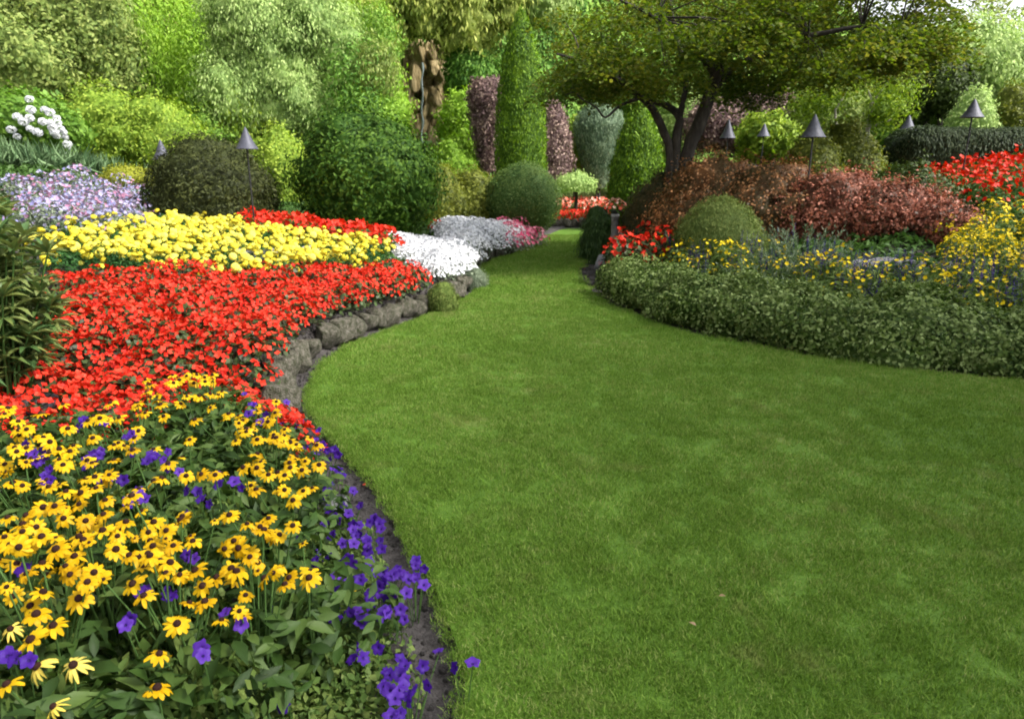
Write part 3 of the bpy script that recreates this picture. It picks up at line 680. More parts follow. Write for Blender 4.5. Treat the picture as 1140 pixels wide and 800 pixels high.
def petunia_plant(x, y, m, label, fol=True, sc=1.0):
    g = G1(x, y); t = thing('petunia_plant', label, 'flowering plant', (x, y, g), 0, 'violet petunias in the near left bed')
    if fol:
        f = link('foliage', PFOL[rng.integers(5)], t); f.rotation_euler = (0, 0, rng.random() * 6.28); f.scale = (1, 1, sc)
    for (hx, hy, hz) in m:
        L = (hx - x, hy - y, hz - g); mb = MB(); tube(mb, [(L[0] * .3, L[1] * .3, 0), (L[0] * .7, L[1] * .7, L[2] * .6), (L[0], L[1], L[2] - .015)], .002, 4); link('stem', mb.mesh('stem', M['stemgreen']), t)
        b = link('blossom', PETS[rng.integers(6)], t, L); s = rng.uniform(.018, .026); b.scale = (s, s, s)
        b.rotation_euler = (Matrix.Rotation(.75 + rng.normal() * .45, 3, 'X') @ Matrix.Rotation(rng.normal() * .5, 3, 'Y') @ Matrix.Rotation(rng.random() * 6.28, 3, 'Z')).to_euler()
low = low + [(a + rng.normal() * 11, b + rng.normal() * 9) for a, b in low + low[:30] if a < 465]
high = high + [(a + rng.normal() * 10, b + rng.normal() * 7) for a, b in high if b < 560]
lo = [at_height(px, py, .19) for px, py in low]; pc = []
for (x, y), m in cluster(lo, .16):
    petunia_plant(x, y, m, 'violet petunia plant trailing along the bare soil strip beside the lawn', polydist(np.array([x]), np.array([y]), L_edge, False)[0] > .26); pc.append((x, y))
hi = [at_height(px, py, .40) for px, py in high]
for (x, y), m in cluster(hi, .2): petunia_plant(x, y, m, 'tall violet petunia plant growing up between the black-eyed daisies', True, 2.2)
fillp = region([(355, 560), (385, 560), (425, 610), (455, 665), (480, 720), (492, 770), (490, 900), (200, 900), (225, 760), (270, 690), (330, 610)], .12, .105, .7, 3.6, -2, 1)
for x, y in fillp:
    if polydist(np.array([x]), np.array([y]), L_edge, False)[0] > .32 and min(math.hypot(x - c[0], y - c[1]) for c in pc) > .07:
        petunia_plant(x, y, [], 'small leaved petunia plant without flowers near the soil strip')

# ------------------------------------------------------------------ tall narrow-leaved shrub at the left edge, with a dark pot under it
def oleander():
    x, Y = -3.10, 3.85; g = G1(x, Y)
    t = thing('narrow_leaved_shrub', 'tall shrub with whorls of narrow olive leaves beside the red begonias', 'shrub', (x, Y, g))
    st = MB(); lf = MB()
    for k in range(115):
        a = rng.random() * 6.28; r = .42 * math.sqrt(rng.random()); h = rng.uniform(.5, 1.42 if r < .35 else 1.05)
        p0 = np.array((r * .4 * math.cos(a), r * .3 * math.sin(a), 0)); p2 = np.array((r * 1.05 * math.cos(a), r * 1.05 * math.sin(a), h)); p1 = (p0 + p2) / 2 + np.array((0, 0, .1))
        tube(st, [p0, p1, p2], [.009, .007, .005], 5)
        for q in range(4):
            c = p0 * .35 + p1 * .65 + (p2 - (p0 * .35 + p1 * .65)) * (q + 1) / 4
            n = 15 if q == 3 else 9; aa = np.linspace(0, 6.28, n, endpoint=False) + rng.random()
            el = rng.uniform(-.2, .7, n) + (.3 if q == 3 else -.15)
            o = np.stack([np.cos(aa) * np.cos(el), np.sin(aa) * np.cos(el), np.sin(el)], -1)
            X_, Y_, Z_ = frames(np.stack([-np.cos(aa) * np.sin(el), -np.sin(aa) * np.sin(el), np.cos(el)], -1) + .15 * rvec(n), o)
            L = rng.uniform(.10, .16, n); lf.stamp(LEAFT[0], LEAFT[1], np.repeat(c[None], n, 0), X_, Y_, Z_, np.stack([L * .23, L, L], -1))
    link('stem', st.mesh('stem', M['stemgreen']), t); link('foliage', lf.mesh('foliage', M['olive']), t)
M['olive'] = leafmat('olive leaf', [(0.0324, 0.0693, 0.024), (0.0648, 0.126, 0.036), (0.1296, 0.1638, 0.042), (0.1728, 0.2142, 0.072)], .2, .4, 6, .4, spec=.45)
oleander()
def pot():
    x, y = P(5, 405, .05); x, y = -2.72, 3.6
    t = thing('plant_pot', 'dark plastic pot half hidden beneath the narrow leaved shrub', 'pot', (x, y, G1(x, y)))
    mb = MB(); lathe(mb, [(.11, 0), (.145, .19), (.165, .19), (.165, .23), (.15, .23), (.14, .20)], 22); link('body', mb.mesh('body', M['pot']), t)
    mb = MB(); lathe(mb, [(.14, .205), (.07, .215), (.001, .212)], 22); link('soil', mb.mesh('soil', M['soil']), t)
pot()

# ------------------------------------------------------------------ stones
def rock_mesh(seed, mat):
    import bmesh
    bm = bmesh.new(); bmesh.ops.create_icosphere(bm, subdivisions=4, radius=1); v = np.array([q.co[:] for q in bm.verts]); r_ = np.random.default_rng(seed)
    v = np.sign(v) * np.abs(v) ** .6
    for _ in range(13):                                       # broken facets
        d = unit(r_.normal(size=3)); k = r_.uniform(.58, .9); q = v @ d; v = v - np.outer(np.clip(q - k, 0, None), d) * .93
    v = v * (1 + .10 * fnoise(v * 1.6 + seed, 3) + .03 * fnoise(v * 7 + seed, 2))[:, None]
    f = np.array([[q.index for q in p.verts] for p in bm.faces]); bm.free(); mb = MB(); mb.add(v, f); return mb.mesh('stone', mat)
ROCKS = [rock_mesh(i, M['stone']) for i in range(9)]; GROCKS = [rock_mesh(i + 20, M['greystone']) for i in range(4)]
def stone(x, y, sx, sy, sz, label, group, rz=0, grey=False, sink=.25):
    o = link('edging_stone', (GROCKS if grey else ROCKS)[rng.integers(4 if grey else 9)], None, (x, y, G1(x, y) + sz * (1 - sink * 2)))
    o.scale = (sx, sy, sz); o.rotation_euler = (rng.normal() * .12, rng.normal() * .12, rz); tag(o, label, 'stone', group); return o
acc = 0; prev = None; nxt = .0; ns = 0
for i in range(len(L_edge) - 1):
    a, b = np.array(L_edge[i]), np.array(L_edge[i + 1]); d = b - a; L = np.linalg.norm(d); nrm = np.array((-d[1], d[0])) / L
    while nxt < acc + L:
        p = a + d * (nxt - acc) / L; step = rng.uniform(.19, .33)
        if 4.35 < p[1] < 16.3:
            off = rng.uniform(.20, .27); q = p + nrm * off
            sz = rng.uniform(.12, .18)
            x, y = q
            o = link('edging_stone', ROCKS[rng.integers(9)], None, (x, y, -.05 + sz * .8)); o.scale = (step * .60, rng.uniform(.12, .15), sz); o.rotation_euler = (rng.normal() * .1, rng.normal() * .16, math.atan2(d[1], d[0]) + rng.normal() * .3)
            tag(o, 'rough beige edging stone below the red begonias' if y < 8 else 'rough edging stone below the white and pink flowers', 'stone', 'stones edging the left raised bed'); ns += 1
        nxt += step * .97
    acc += L
x, y, z = at_height(374, 556, .08); stone(x, y, .075, .06, .07, 'pale grey stone among the petunias beside the soil strip', None, .4, True)
for px, py in [(268, 291), (345, 287), (300, 290)]:
    x, y, z = at_height(px, py, .18); stone(x, y, .2, .14, .22, 'grey boulder between the red begonias and the lemon marigolds', 'boulders behind the begonias', rng.random(), True)
for px, py, w_ in [(955, 291, 40), (985, 289, 42), (1015, 292, 40), (1048, 294, 36), (1085, 298, 34), (925, 292, 26)]:
    x, y, z = at_height(px, py, .14); stone(x, y, w_ / 760 * y * .5, .15, .11, 'grey stone in the row between the low hedge and the barberries', 'grey stones in the right bed', rng.normal() * .3, True)
for px, py, w_ in [(656, 288, 12), (660, 297, 14), (663, 280, 12), (668, 306, 14)]:
    x, y = P(px, py, 0); stone(x + .12, y, .11, .12, .17, 'dark grey stone at the narrow right edge of the lawn', 'stones at the right lawn edge', rng.random(), True)
for k in range(9):
    x = 1.0 + k * .2; y = 20.0 + rng.normal() * .05; o = link('edging_stone', ROCKS[k % 9], None, (x, y, .10)); o.scale = (.12, .12, .16)
    tag(o, 'pale stone in the low row closing the far end of the lawn', 'stone', 'pale stones at the far end of the lawn')

# ------------------------------------------------------------------ white and pink edging flowers
def strip(poly, key, off, sp, y0, y1, name, label, cat, group, s0=.9, s1=1.2, dmin=.22, x0=-12, x1=14, lab=None):
    q = region(poly, off, sp, y0, y1, x0, x1)
    d = polydist(q[:, 0], q[:, 1], L_edge, False); d2 = polydist(q[:, 0], q[:, 1], R_edge, False); q = q[(d > dmin) & (d2 > dmin)]
    return plant_row(key, name, label, cat, group, q, s0, s1, lab=lab)
strip([(430, 262), (455, 256), (485, 255), (508, 268), (522, 296), (520, 314), (498, 312), (478, 290), (440, 278)], 'white', .2, .17, 7.3, 11.6, 'white_flower_clump', 'white flowering clump in the nearer of the two white patches by the stones', 'flowering plant', 'white flowers along the stone edging', 1.0, 1.45, .26)
strip([(490, 250), (520, 240), (560, 242), (576, 260), (572, 278), (545, 279), (525, 282), (505, 268)], 'white', .2, .19, 10.6, 15, 'white_flower_clump', 'white flowering clump in the farther of the two white patches', 'flowering plant', 'white flowers along the stone edging', 1.2, 1.6, .24)
strip([(558, 246), (580, 240), (598, 246), (604, 262), (578, 268), (565, 258)], 'pink', .26, .2, 13, 17.5, 'pink_flower_clump', 'pink flowering clump beside the round clipped bush', 'flowering plant', 'pink flowers along the stone edging', 1, 1.3, .22)
rr_ = []
for row in range(3):
    for k in range(17):
        px = 278 + k * 9.3 + rng.normal() * 2; Y = 11.5 - k * .06 - row * .27 + rng.normal() * .05; p = D(px, 235, Y); rr_.append((p.x, Y))
plant_row('red_salvia', 'red_salvia_plant', 'red flowering plant in the row behind the lemon marigolds', 'flowering plant', 'red flowers behind the marigolds', np.array(rr_), 1.15, 1.5)
pk = [(D(px, 250, Y).x, Y) for px, Y in [(566, 13.6), (574, 13.9), (583, 14.2), (590, 14.6), (597, 15.0), (578, 14.9), (588, 15.3), (570, 14.5)]]
plant_row('pink', 'pink_flower_clump', 'pink flowering clump in front of the round clipped yew', 'flowering plant', 'pink flowers before the clipped yew', np.array(pk), 1.2, 1.5)
strip([(470, 230), (498, 228), (498, 246), (472, 246)], 'red_salvia', .35, .5, 11, 14, 'red_salvia_plant', 'small red flowering plant right of the dark green bush', 'flowering plant', 'red flowers right of the dark bush', .8, 1)
strip([(10, 196), (60, 190), (130, 194), (165, 226), (150, 240), (60, 252), (30, 245)], 'lilac', .4, .36, 9.5, 16, 'lilac_flower_plant', 'lilac and rose flowering plant in the pale bank left of the dark conifer mound', 'flowering plant', 'lilac and rose flowers on the left', 1, 1.4, x0=-16)

M['moss'] = leafmat('moss green needle', [(0.06, 0.10, 0.02), (0.12, 0.17, 0.035), (0.19, 0.22, 0.06)], .1, .8, 10, .3)
shrub('cushion_plant', 'mossy yellow green cushion spilling over the edging stones', 'plant', 492, 312, 346, 36, 7.9, 'moss', 'dome', .03, 3500, trunk=False, mode='droop', aspect=.25)
shrub('creeping_plant', 'grey green creeping plant below the white flowers at the lawn corner', 'plant', 527, 297, 322, 34, 9.6, 'leafgrey', 'dome', .03, 2600, trunk=False, mode='droop', aspect=.3)

# ================================================================== RIGHT BED
def sweep_hedge(name, label, cat, path, hw, h, n, leaf, mat, lump=.06, aspect=.55, zb=None, boxy=1.0, group=None, tilt=.8, mode='out'):
    path = np.array(path); seg = np.hypot(*np.diff(path, axis=0).T); cum = np.concatenate([[0], np.cumsum(seg)]); L = cum[-1]
    s = rng.random(n) * L; off = rng.random(3) * 9
    c0 = path[len(path) // 2]; base = G1(*c0) if zb is None else zb; t0 = thing(name, label, cat, (c0[0], c0[1], base), 0, group)
    def surf(s, th):
        x = np.interp(s, cum, path[:, 0]); y = np.interp(s, cum, path[:, 1]); e = .05
        dx = np.interp(s + e, cum, path[:, 0]) - np.interp(s - e, cum, path[:, 0]); dy = np.interp(s + e, cum, path[:, 1]) - np.interp(s - e, cum, path[:, 1]); l = np.hypot(dx, dy) + 1e-9
        nx, ny = -dy / l, dx / l; c, q = np.cos(th), np.sin(th); cc = np.sign(c) * np.abs(c) ** boxy; qq = np.abs(q) ** boxy
        endf = np.clip(np.minimum(s, L - s) / (hw * .8), 0, 1); endf = np.sqrt(1 - (1 - endf) ** 2)
        g = G(x, y) if zb is None else np.full(x.shape, zb)
        p = np.stack([x + nx * hw * cc * endf, y + ny * hw * cc * endf, g + h * qq * (.35 + .65 * endf)], -1)
        nm = unit(np.stack([nx * c, ny * c, q + .05], -1)); nz = fnoise(p * 2.6 + off, 3)
        return p + nm * (nz * lump * 2)[:, None], nm
    th = rng.random(n) * math.pi; p, nm = surf(s, th); p = p - nm * (np.abs(rng.normal(size=n)) * .04)[:, None]
    nn = unit(nm + tilt * rvec(n)); al = unit(rvec(n) + np.array([0, 0, -.3])) if mode == 'out' else unit(nm * .4 + rvec(n) * .5 + np.array([0, 0, .8 if mode == 'up' else -1])); X, Y, Z = frames(nn, al); lv = leaf * rng.uniform(.6, 1.3, n)
    mb = MB(); org = np.array([c0[0], c0[1], base]); mb.stamp(LEAF4[0], LEAF4[1], p - org, X, Y, Z, np.stack([lv * aspect, lv, lv], -1))
    ns_, nt_ = 80, 12; A, B = np.meshgrid(np.linspace(0, math.pi, nt_), np.linspace(0, L, ns_)); q, m = surf(B.ravel(), A.ravel()); q = q - m * .13 - org
    b = (np.arange(ns_ - 1)[:, None] * nt_ + np.arange(nt_ - 1)).ravel(); mb.add(q, np.stack([b, b + 1, b + nt_ + 1, b + nt_], -1), 0, .2)
    link('foliage', mb.mesh('foliage', M[mat]), t0)
    st = MB()
    for k in range(int(L / .4)):
        ss = (k + .5) * .4; x = np.interp(ss, cum, path[:, 0]); y = np.interp(ss, cum, path[:, 1]); zz = (G1(x, y) if zb is None else zb) - base
        tube(st, [(x - c0[0], y - c0[1], zz - .05), (x - c0[0] + rng.normal() * .05, y - c0[1], zz + h * .6)], [.012, .006], 5)
    link('stem', st.mesh('stem', M['bark']), t0)
def offset(edge, d, y0, y1):
    out = []
    for i in range(len(edge) - 1):
        a, b = np.array(edge[i]), np.array(edge[i + 1]); t = b - a; n = np.array((-t[1], t[0])) / np.linalg.norm(t)
        p = a + n * d
        if y0 < p[1] < y1: out.append(tuple(p))
    return out
M['hedge'] = leafmat('variegated hedge leaf', [(0.016, 0.034, 0.006), (0.036, 0.07, 0.012), (0.085, 0.135, 0.025), (0.24, 0.31, 0.11)], .25, .6, 3, .45, spec=.15)
hp = offset(R_edge, .68, 3.0, 9.6)
sweep_hedge('low_hedge', 'low small-leaved green hedge along the right edge of the lawn', 'hedge', hp, .60, .46, 100000, .042, 'hedge', .13, .62, boxy=.72)
poly = [(672, 296), (715, 276), (850, 284), (1000, 296), (1260, 308), (1260, 360), (1140, 348), (1000, 338), (850, 312), (700, 300)]
def side(key, off, sp, keep, name, label, group, s0=.9, s1=1.15, y0=4.3, y1=10, pl=poly, dm=1.05, cat='flowering plant', lab=None):
    q = region(pl, off, sp, y0, y1, 0, 12, .8); d = polydist(q[:, 0], q[:, 1], R_edge, False); q = q[(d > dm) & (rng.random(len(q)) < keep)]
    return plant_row(key, name, label, cat, group, q, s0, s1, lab=lab)
side('coreopsis', .34, .2, .62, 'yellow_flower_plant', 'thin leaved plant with small yellow flowers behind the low hedge', 'small yellow flowers behind the low hedge', 1.1, 1.5)
KINDS['green'] = [(leafy(150, .2, .36, .06, None, .35, LEAF4, .9).mesh('foliage', M['hedge']), leafy(30, .2, .42, .05, None, .3, LEAF4, .5).mesh('shoots', M['leafpet'])) for _ in range(3)]
side('green', .30, .22, .6, 'leafy_filler_plant', 'plain green leafy plant among the small yellow flowers behind the low hedge', 'green plants behind the low hedge', .9, 1.25)
side('blue_salvia', .34, .24, .6, 'violet_spike_plant', 'plant with dark violet flower spikes behind the low hedge', 'violet spikes behind the low hedge', .9, 1.2)
side('yellow_daisy', .4, .3, 1, 'golden_flower_plant', 'bushy plant with golden flowers right of the barberries', 'golden flowers at the right edge', .72, .95, 6.5, 12, [(1052, 232), (1100, 222), (1300, 215), (1300, 290), (1060, 285)])
side('red_bank', .35, .3, .95, 'red_flower_plant', 'red flowering plant in the bank below the dark clipped hedge', 'red flowers on the right bank', 1.1, 1.5, 9.5, 14, [(955, 186), (1000, 172), (1100, 170), (1300, 176), (1300, 222), (1080, 225), (1040, 205), (955, 205)])
M['barb1'] = leafmat('orange brown leaf', [(0.0345, 0.0345, 0.0138), (0.0805, 0.0517, 0.023), (0.1955, 0.0862, 0.0345), (0.391, 0.1955, 0.0862)], .2, .5, 2, .5)
M['barb2'] = leafmat('rose brown leaf', [(0.0368, 0.0275, 0.0142), (0.0984, 0.0413, 0.0238), (0.2362, 0.0756, 0.0475), (0.4463, 0.1788, 0.1187)], .2, .5, 2, .5)
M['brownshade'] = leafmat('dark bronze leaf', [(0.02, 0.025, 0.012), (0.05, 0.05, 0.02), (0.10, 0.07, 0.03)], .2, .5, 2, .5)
gb = 'barberries in the right bed'
for px, t_, w_, Y, m_, lb in [(800, 170, 140, 10.7, 'barb1', 'orange brown barberry beneath the spreading maple, leftmost of the mass'), (868, 178, 150, 10.3, 'barb1', 'orange brown barberry above the silvery spiky shrub'), (935, 188, 150, 9.9, 'barb2', 'rosy brown barberry behind the grey stones'), (995, 202, 130, 9.5, 'barb2', 'rosy brown barberry left of the golden flowers, sloping down'), (1038, 222, 80, 9.2, 'barb2', 'low rosy barberry at the right end of the mass')]:
    shrub('barberry_bush', lb, 'shrub', px, t_, 292, w_, Y, m_, 'dome', .046, 13000, gb, to_ground=True, lump=.24, freq=2.6, depth=.14, ry=.65, mode='out', aspect=.65)
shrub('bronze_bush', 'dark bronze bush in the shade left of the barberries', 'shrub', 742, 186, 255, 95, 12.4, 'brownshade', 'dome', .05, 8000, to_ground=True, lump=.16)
M['mound'] = leafmat('fine green mound', [(0.0443, 0.077, 0.0165), (0.0886, 0.132, 0.0289), (0.1518, 0.187, 0.0495)], .15, .7, 4, .3)
shrub('round_mound_shrub', 'fine textured green mound in front of the barberries', 'shrub', 804, 219, 276, 100, 9.4, 'mound', 'dome', .045, 16000, to_ground=True, lump=.06, mode='up', aspect=.22, depth=.06, stray=.25)
M['silver'] = leafmat('silvery leaf', [(0.06, 0.10, 0.05), (0.14, 0.19, 0.11), (0.24, 0.30, 0.20)], .2, .6, 4, .4)
def spiky(px, top, base, Y, label, mat='silver', n=46, L=.42, name='spiky_shrub'):
    x = D(px, base, Y).x; g = G1(x, Y); z = D(px, top, Y).z - g; t = thing(name, label, 'shrub', (x, Y, g)); st = MB(); lf = MB()
    for k in range(n):
        a = rng.random() * 6.28; e = rng.uniform(.5, 1.45); o = np.array((math.cos(a) * math.cos(e), math.sin(a) * math.cos(e), math.sin(e))); l = z * rng.uniform(.7, 1.05)
        p = [o * 0, o * l * .5, o * l + np.array((0, 0, -.05 * (1.5 - e)))]; tube(st, p, [.006, .004, .002], 4); m = 34; tt = rng.uniform(.25, 1, m); c = o[None] * l * tt[:, None]
        X_, Y_, Z_ = frames(rvec(m), o[None] + .7 * rvec(m)); lf.stamp(LEAF4[0], LEAF4[1], c, X_, Y_, Z_, np.stack([.012 + 0 * tt, .055 + 0 * tt, .05 + 0 * tt], -1))
    link('stem', st.mesh('stem', M['stemgreen']), t); link('foliage', lf.mesh('foliage', M[mat]), t)
spiky(898, 238, 290, 7.7, 'silvery green spiky shrub in front of the barberries')
spiky(862, 262, 292, 7.4, 'small spiky grey green shrub left of the silvery one', n=26)
M['evergreen'] = leafmat('dark evergreen', [(0.02, 0.032, 0.007), (0.038, 0.062, 0.012), (0.07, 0.105, 0.024)], .15, .5, 3, .4)
shrub('dark_evergreen_bush', 'dark spreading evergreen bush beside the red flowers on the right', 'shrub', 1008, 184, 240, 120, 10.4, 'evergreen', 'dome', .06, 11000, to_ground=True, lump=.2, aspect=.5)
M['olivebush'] = leafmat('olive bush leaf', [(0.0518, 0.072, 0.0153), (0.1166, 0.144, 0.0204), (0.2074, 0.228, 0.0357)], .3, .5, 2, .5)
shrub('olive_bush', 'olive green bush behind the barberries below the largest cone lamp', 'shrub', 905, 150, 200, 90, 11.3, 'olivebush', 'dome', .06, 8000, to_ground=True, lump=.2)
shrub('olive_bush', 'yellowish olive bush between two cone lamps on the right', 'shrub', 950, 132, 190, 80, 12.0, 'olivebush', 'dome', .06, 8000, to_ground=True, lump=.22)
M['darkhedge'] = leafmat('dark hedge leaf', [(0.0178, 0.033, 0.014), (0.0356, 0.055, 0.0234), (0.0594, 0.0825, 0.0327)], .15, .6, 2, .4)
a = D(985, 180, 13.5); b = D(1400, 180, 13.5); gz = G1((a.x + b.x) / 2, 13.5)
hh = D(1050, 142, 13.5).z
sweep_hedge('clipped_hedge', 'dark clipped hedge across the right side above the red flowers', 'hedge', [(a.x + k * (b.x - a.x) / 20, 13.5) for k in range(21)], .6, hh - G1((a.x + b.x) / 2, 13.5) , 34000, .07, 'darkhedge', .03, .3, zb=gz, boxy=.45, tilt=.5, mode='droop')

# red begonias and post by the narrow part of the lawn
x, y, z = at_height(713, 268, .35)
BR = [(leafy(150, .26, .62, .09, None, .7, LEAFT, .95).mesh('foliage', M['redleaf']), blooms(26, .25, .68, .046, FL5, None, .03, .9).mesh('blossoms', M['red'])) for _ in range(4)]
for k, (px, Y) in enumerate([(688, 9.9), (700, 9.6), (712, 10.0), (724, 9.7), (736, 10.1), (746, 9.8), (694, 10.5), (718, 10.6), (740, 10.7)]):
    x = D(px, 265, Y).x; t = thing('red_begonia_plant', 'bright red large-flowered begonia left of the fine green mound', 'flowering plant', (x, Y, G1(x, Y)), rng.random() * 6, 'large red begonias at the right lawn edge'); s_ = rng.uniform(.85, 1.15); t.scale = (1, 1, s_)
    link('foliage', BR[k % 4][0], t); link('blossoms', BR[k % 4][1], t)
def post():
    p = D(684, 262, 11.4); g = G1(p.x, 11.4); zt = D(684, 238, 11.4).z - g
    t = thing('stone_post', 'short grey post carrying a bowl of red flowers by the lawn edge', 'post', (p.x, 11.4, g))
    mb = MB(); lathe(mb, [(.06, -.05), (.06, zt - .05), (.07, zt - .05), (.07, zt), (.001, zt)], 14); link('shaft', mb.mesh('shaft', M['greystone']), t)
    u = thing('potted_red_flowers', 'small clump of coral red flowers on top of the short grey post', 'flowering plant', (p.x, 11.4, g + zt - .005))
    link('foliage', leafy(60, .15, .16, .05, None, .6).mesh('foliage', M['leafmid']), u); link('blossoms', blooms(34, .18, .24, .034, FL5, None, .02, .6).mesh('blossoms', M['coral']), u)
    mb = MB(); lathe(mb, [(.05, 0), (.10, .06), (.11, .06), (.09, .04)], 14); link('bowl', mb.mesh('bowl', M['pot']), u)
post()
M['fern'] = leafmat('dark fern frond', [(0.015, 0.035, 0.01), (0.035, 0.07, 0.018), (0.06, 0.11, 0.03)], .25, .5, 3, .4)
shrub('dark_fern', 'dark arching fern overhanging the narrow end of the lawn', 'fern', 668, 226, 290, 46, 12.6, 'fern', 'dome', .10, 2600, to_ground=True, lump=.25, aspect=.2, mode='droop', trunk=False)

# ================================================================== MIDDLE DISTANCE, LEFT
M['darkconif'] = leafmat('dark conifer', [(0.016, 0.0209, 0.0069), (0.0327, 0.0418, 0.011), (0.0654, 0.0763, 0.0207)], .15, .6, 2.5, .5)
M['goldbush'] = leafmat('golden green', [(0.16, 0.18, 0.02), (0.26, 0.28, 0.03), (0.38, 0.38, 0.06)], .3, .6, 3, .4)
M['darkglossy'] = leafmat('glossy green leaf', [(0.014, 0.04, 0.006), (0.034, 0.085, 0.01), (0.085, 0.16, 0.02)], .2, .6, 2.5, .45, spec=.12)
M['yew'] = leafmat('clipped yew', [(0.0336, 0.077, 0.0176), (0.0672, 0.126, 0.0294), (0.1344, 0.196, 0.049)], .2, .6, 3, .4)
M['brightivy'] = leafmat('bright ivy', [(0.0957, 0.1897, 0.0161), (0.1776, 0.3163, 0.0269), (0.2732, 0.4175, 0.0538)], .3, .6, .8, .5)
M['yellowgreen'] = leafmat('yellow green leaf', [(0.0928, 0.165, 0.0187), (0.1857, 0.2858, 0.0328), (0.3157, 0.4069, 0.0562)], .3, .6, 1.2, .5)
M['palegreen'] = leafmat('pale grey green leaf', [(0.137, 0.2217, 0.0638), (0.2739, 0.3921, 0.1147), (0.4624, 0.5796, 0.2169)], .3, .6, .9, .5)  # leaf colour lightened in place of haze over the background
M['olivetree'] = leafmat('dull olive leaf', [(0.0851, 0.1369, 0.0353), (0.1873, 0.2567, 0.059), (0.3065, 0.3592, 0.1061)], .3, .6, .8, .6)  # olive leaf, made paler to stand in for background haze
M['deepivy'] = leafmat('deep green ivy', [(0.0404, 0.1121, 0.0191), (0.1009, 0.2242, 0.0317), (0.2018, 0.355, 0.0636)], .25, .6, .7, .5)
M['midtree'] = leafmat('mid green leaf far', [(0.0734, 0.165, 0.0247), (0.1572, 0.2911, 0.0413), (0.2934, 0.4463, 0.0825)], .3, .6, .8, .5)  # green raised in the colour itself instead of adding distance haze
M['purpletree'] = leafmat('purple leaf', [(0.068, 0.0392, 0.0416), (0.1663, 0.105, 0.1011), (0.3629, 0.266, 0.2142)], .2, .6, 1.5, .5)
M['bluecypress'] = leafmat('blue green', [(0.0702, 0.1105, 0.0663), (0.1404, 0.208, 0.1216), (0.2668, 0.338, 0.21)], .2, .6, 2, .4)
M['topiary'] = leafmat('cypress green', [(0.0248, 0.069, 0.0098), (0.0745, 0.1495, 0.0147), (0.1863, 0.3105, 0.0293)], .3, .6, 2, .4)
M['weep'] = leafmat('weeping yellow green', [(0.1131, 0.1747, 0.0297), (0.283, 0.3494, 0.0744), (0.5283, 0.5766, 0.1485)], .3, .6, .8, .5)
M['grasstuft'] = leafmat('iris blade', [(0.06, 0.12, 0.05), (0.12, 0.2, 0.09), (0.18, 0.27, 0.13)], .2, .5, 3, .3)

shrub('conifer_mound', 'dark brownish green conifer mound behind the marigolds between two cone lamps', 'shrub', 229, 150, 236, 140, 12.2, 'darkconif', 'dome', .08, 15000, to_ground=True, lump=.12, aspect=.3, mode='out', zn=2.2)
shrub('golden_bush', 'small round golden green bush left of the dark conifer mound', 'shrub', 140, 184, 224, 54, 15, 'goldbush', 'ball', .05, 5000, to_ground=True, lump=.05)
shrub('broadleaf_bush', 'large round dark green bush behind the marigolds, centre left', 'shrub', 405, 120, 252, 152, 12.9, 'darkglossy', 'ball', .085, 18000, to_ground=True, lump=.2, freq=2.2, aspect=.42, tmpl=LEAFT)
shrub('olive_shrub', 'loose olive green shrub between the dark bush and the clipped yew', 'shrub', 488, 182, 245, 70, 16, 'olivebush', 'dome', .07, 6000, to_ground=True, lump=.22, stray=.2)
shrub('olive_shrub', 'loose light olive shrub just left of the clipped yew', 'shrub', 525, 188, 245, 66, 16.4, 'olivebush', 'dome', .07, 6000, to_ground=True, lump=.22, stray=.2)
shrub('clipped_yew', 'round clipped green yew at the far left edge of the lawn', 'shrub', 583, 179, 264, 86, 16.2, 'yew', 'ball', .045, 16000, to_ground=True, lump=.035, depth=.04, stray=.03)
def blade_clump(px, base, Y, w_, h, label, n=500, mat='grasstuft'):
    x = D(px, base, Y).x; g = G1(x, Y); t = thing('iris_clump', label, 'plant', (x, Y, g), 0, 'sword leaved plants on the left'); mb = MB(); p = np.stack([rng.normal(size=n) * w_ * .5, rng.normal(size=n) * w_ * .4, 0 * rng.random(n)], -1)
    o = unit(np.stack([rng.normal(size=n) * .3, rng.normal(size=n) * .3, np.ones(n)], -1)); X, Y_, Z = frames(rvec(n), o); hh = h * rng.uniform(.45, .8, n); mb.stamp(LEAFT[0], LEAFT[1], p, X, Y_, Z, np.stack([.03 + 0 * hh, hh, hh], -1)); link('foliage', mb.mesh('foliage', M[mat]), t)
blade_clump(40, 200, 15, .9, .75, 'sword leaved clump below the white hydrangea'); blade_clump(90, 198, 15.3, .8, .65, 'sword leaved clump left of the golden bush'); blade_clump(5, 200, 14.6, .8, .75, 'sword leaved clump at the picture edge below the hydrangea')
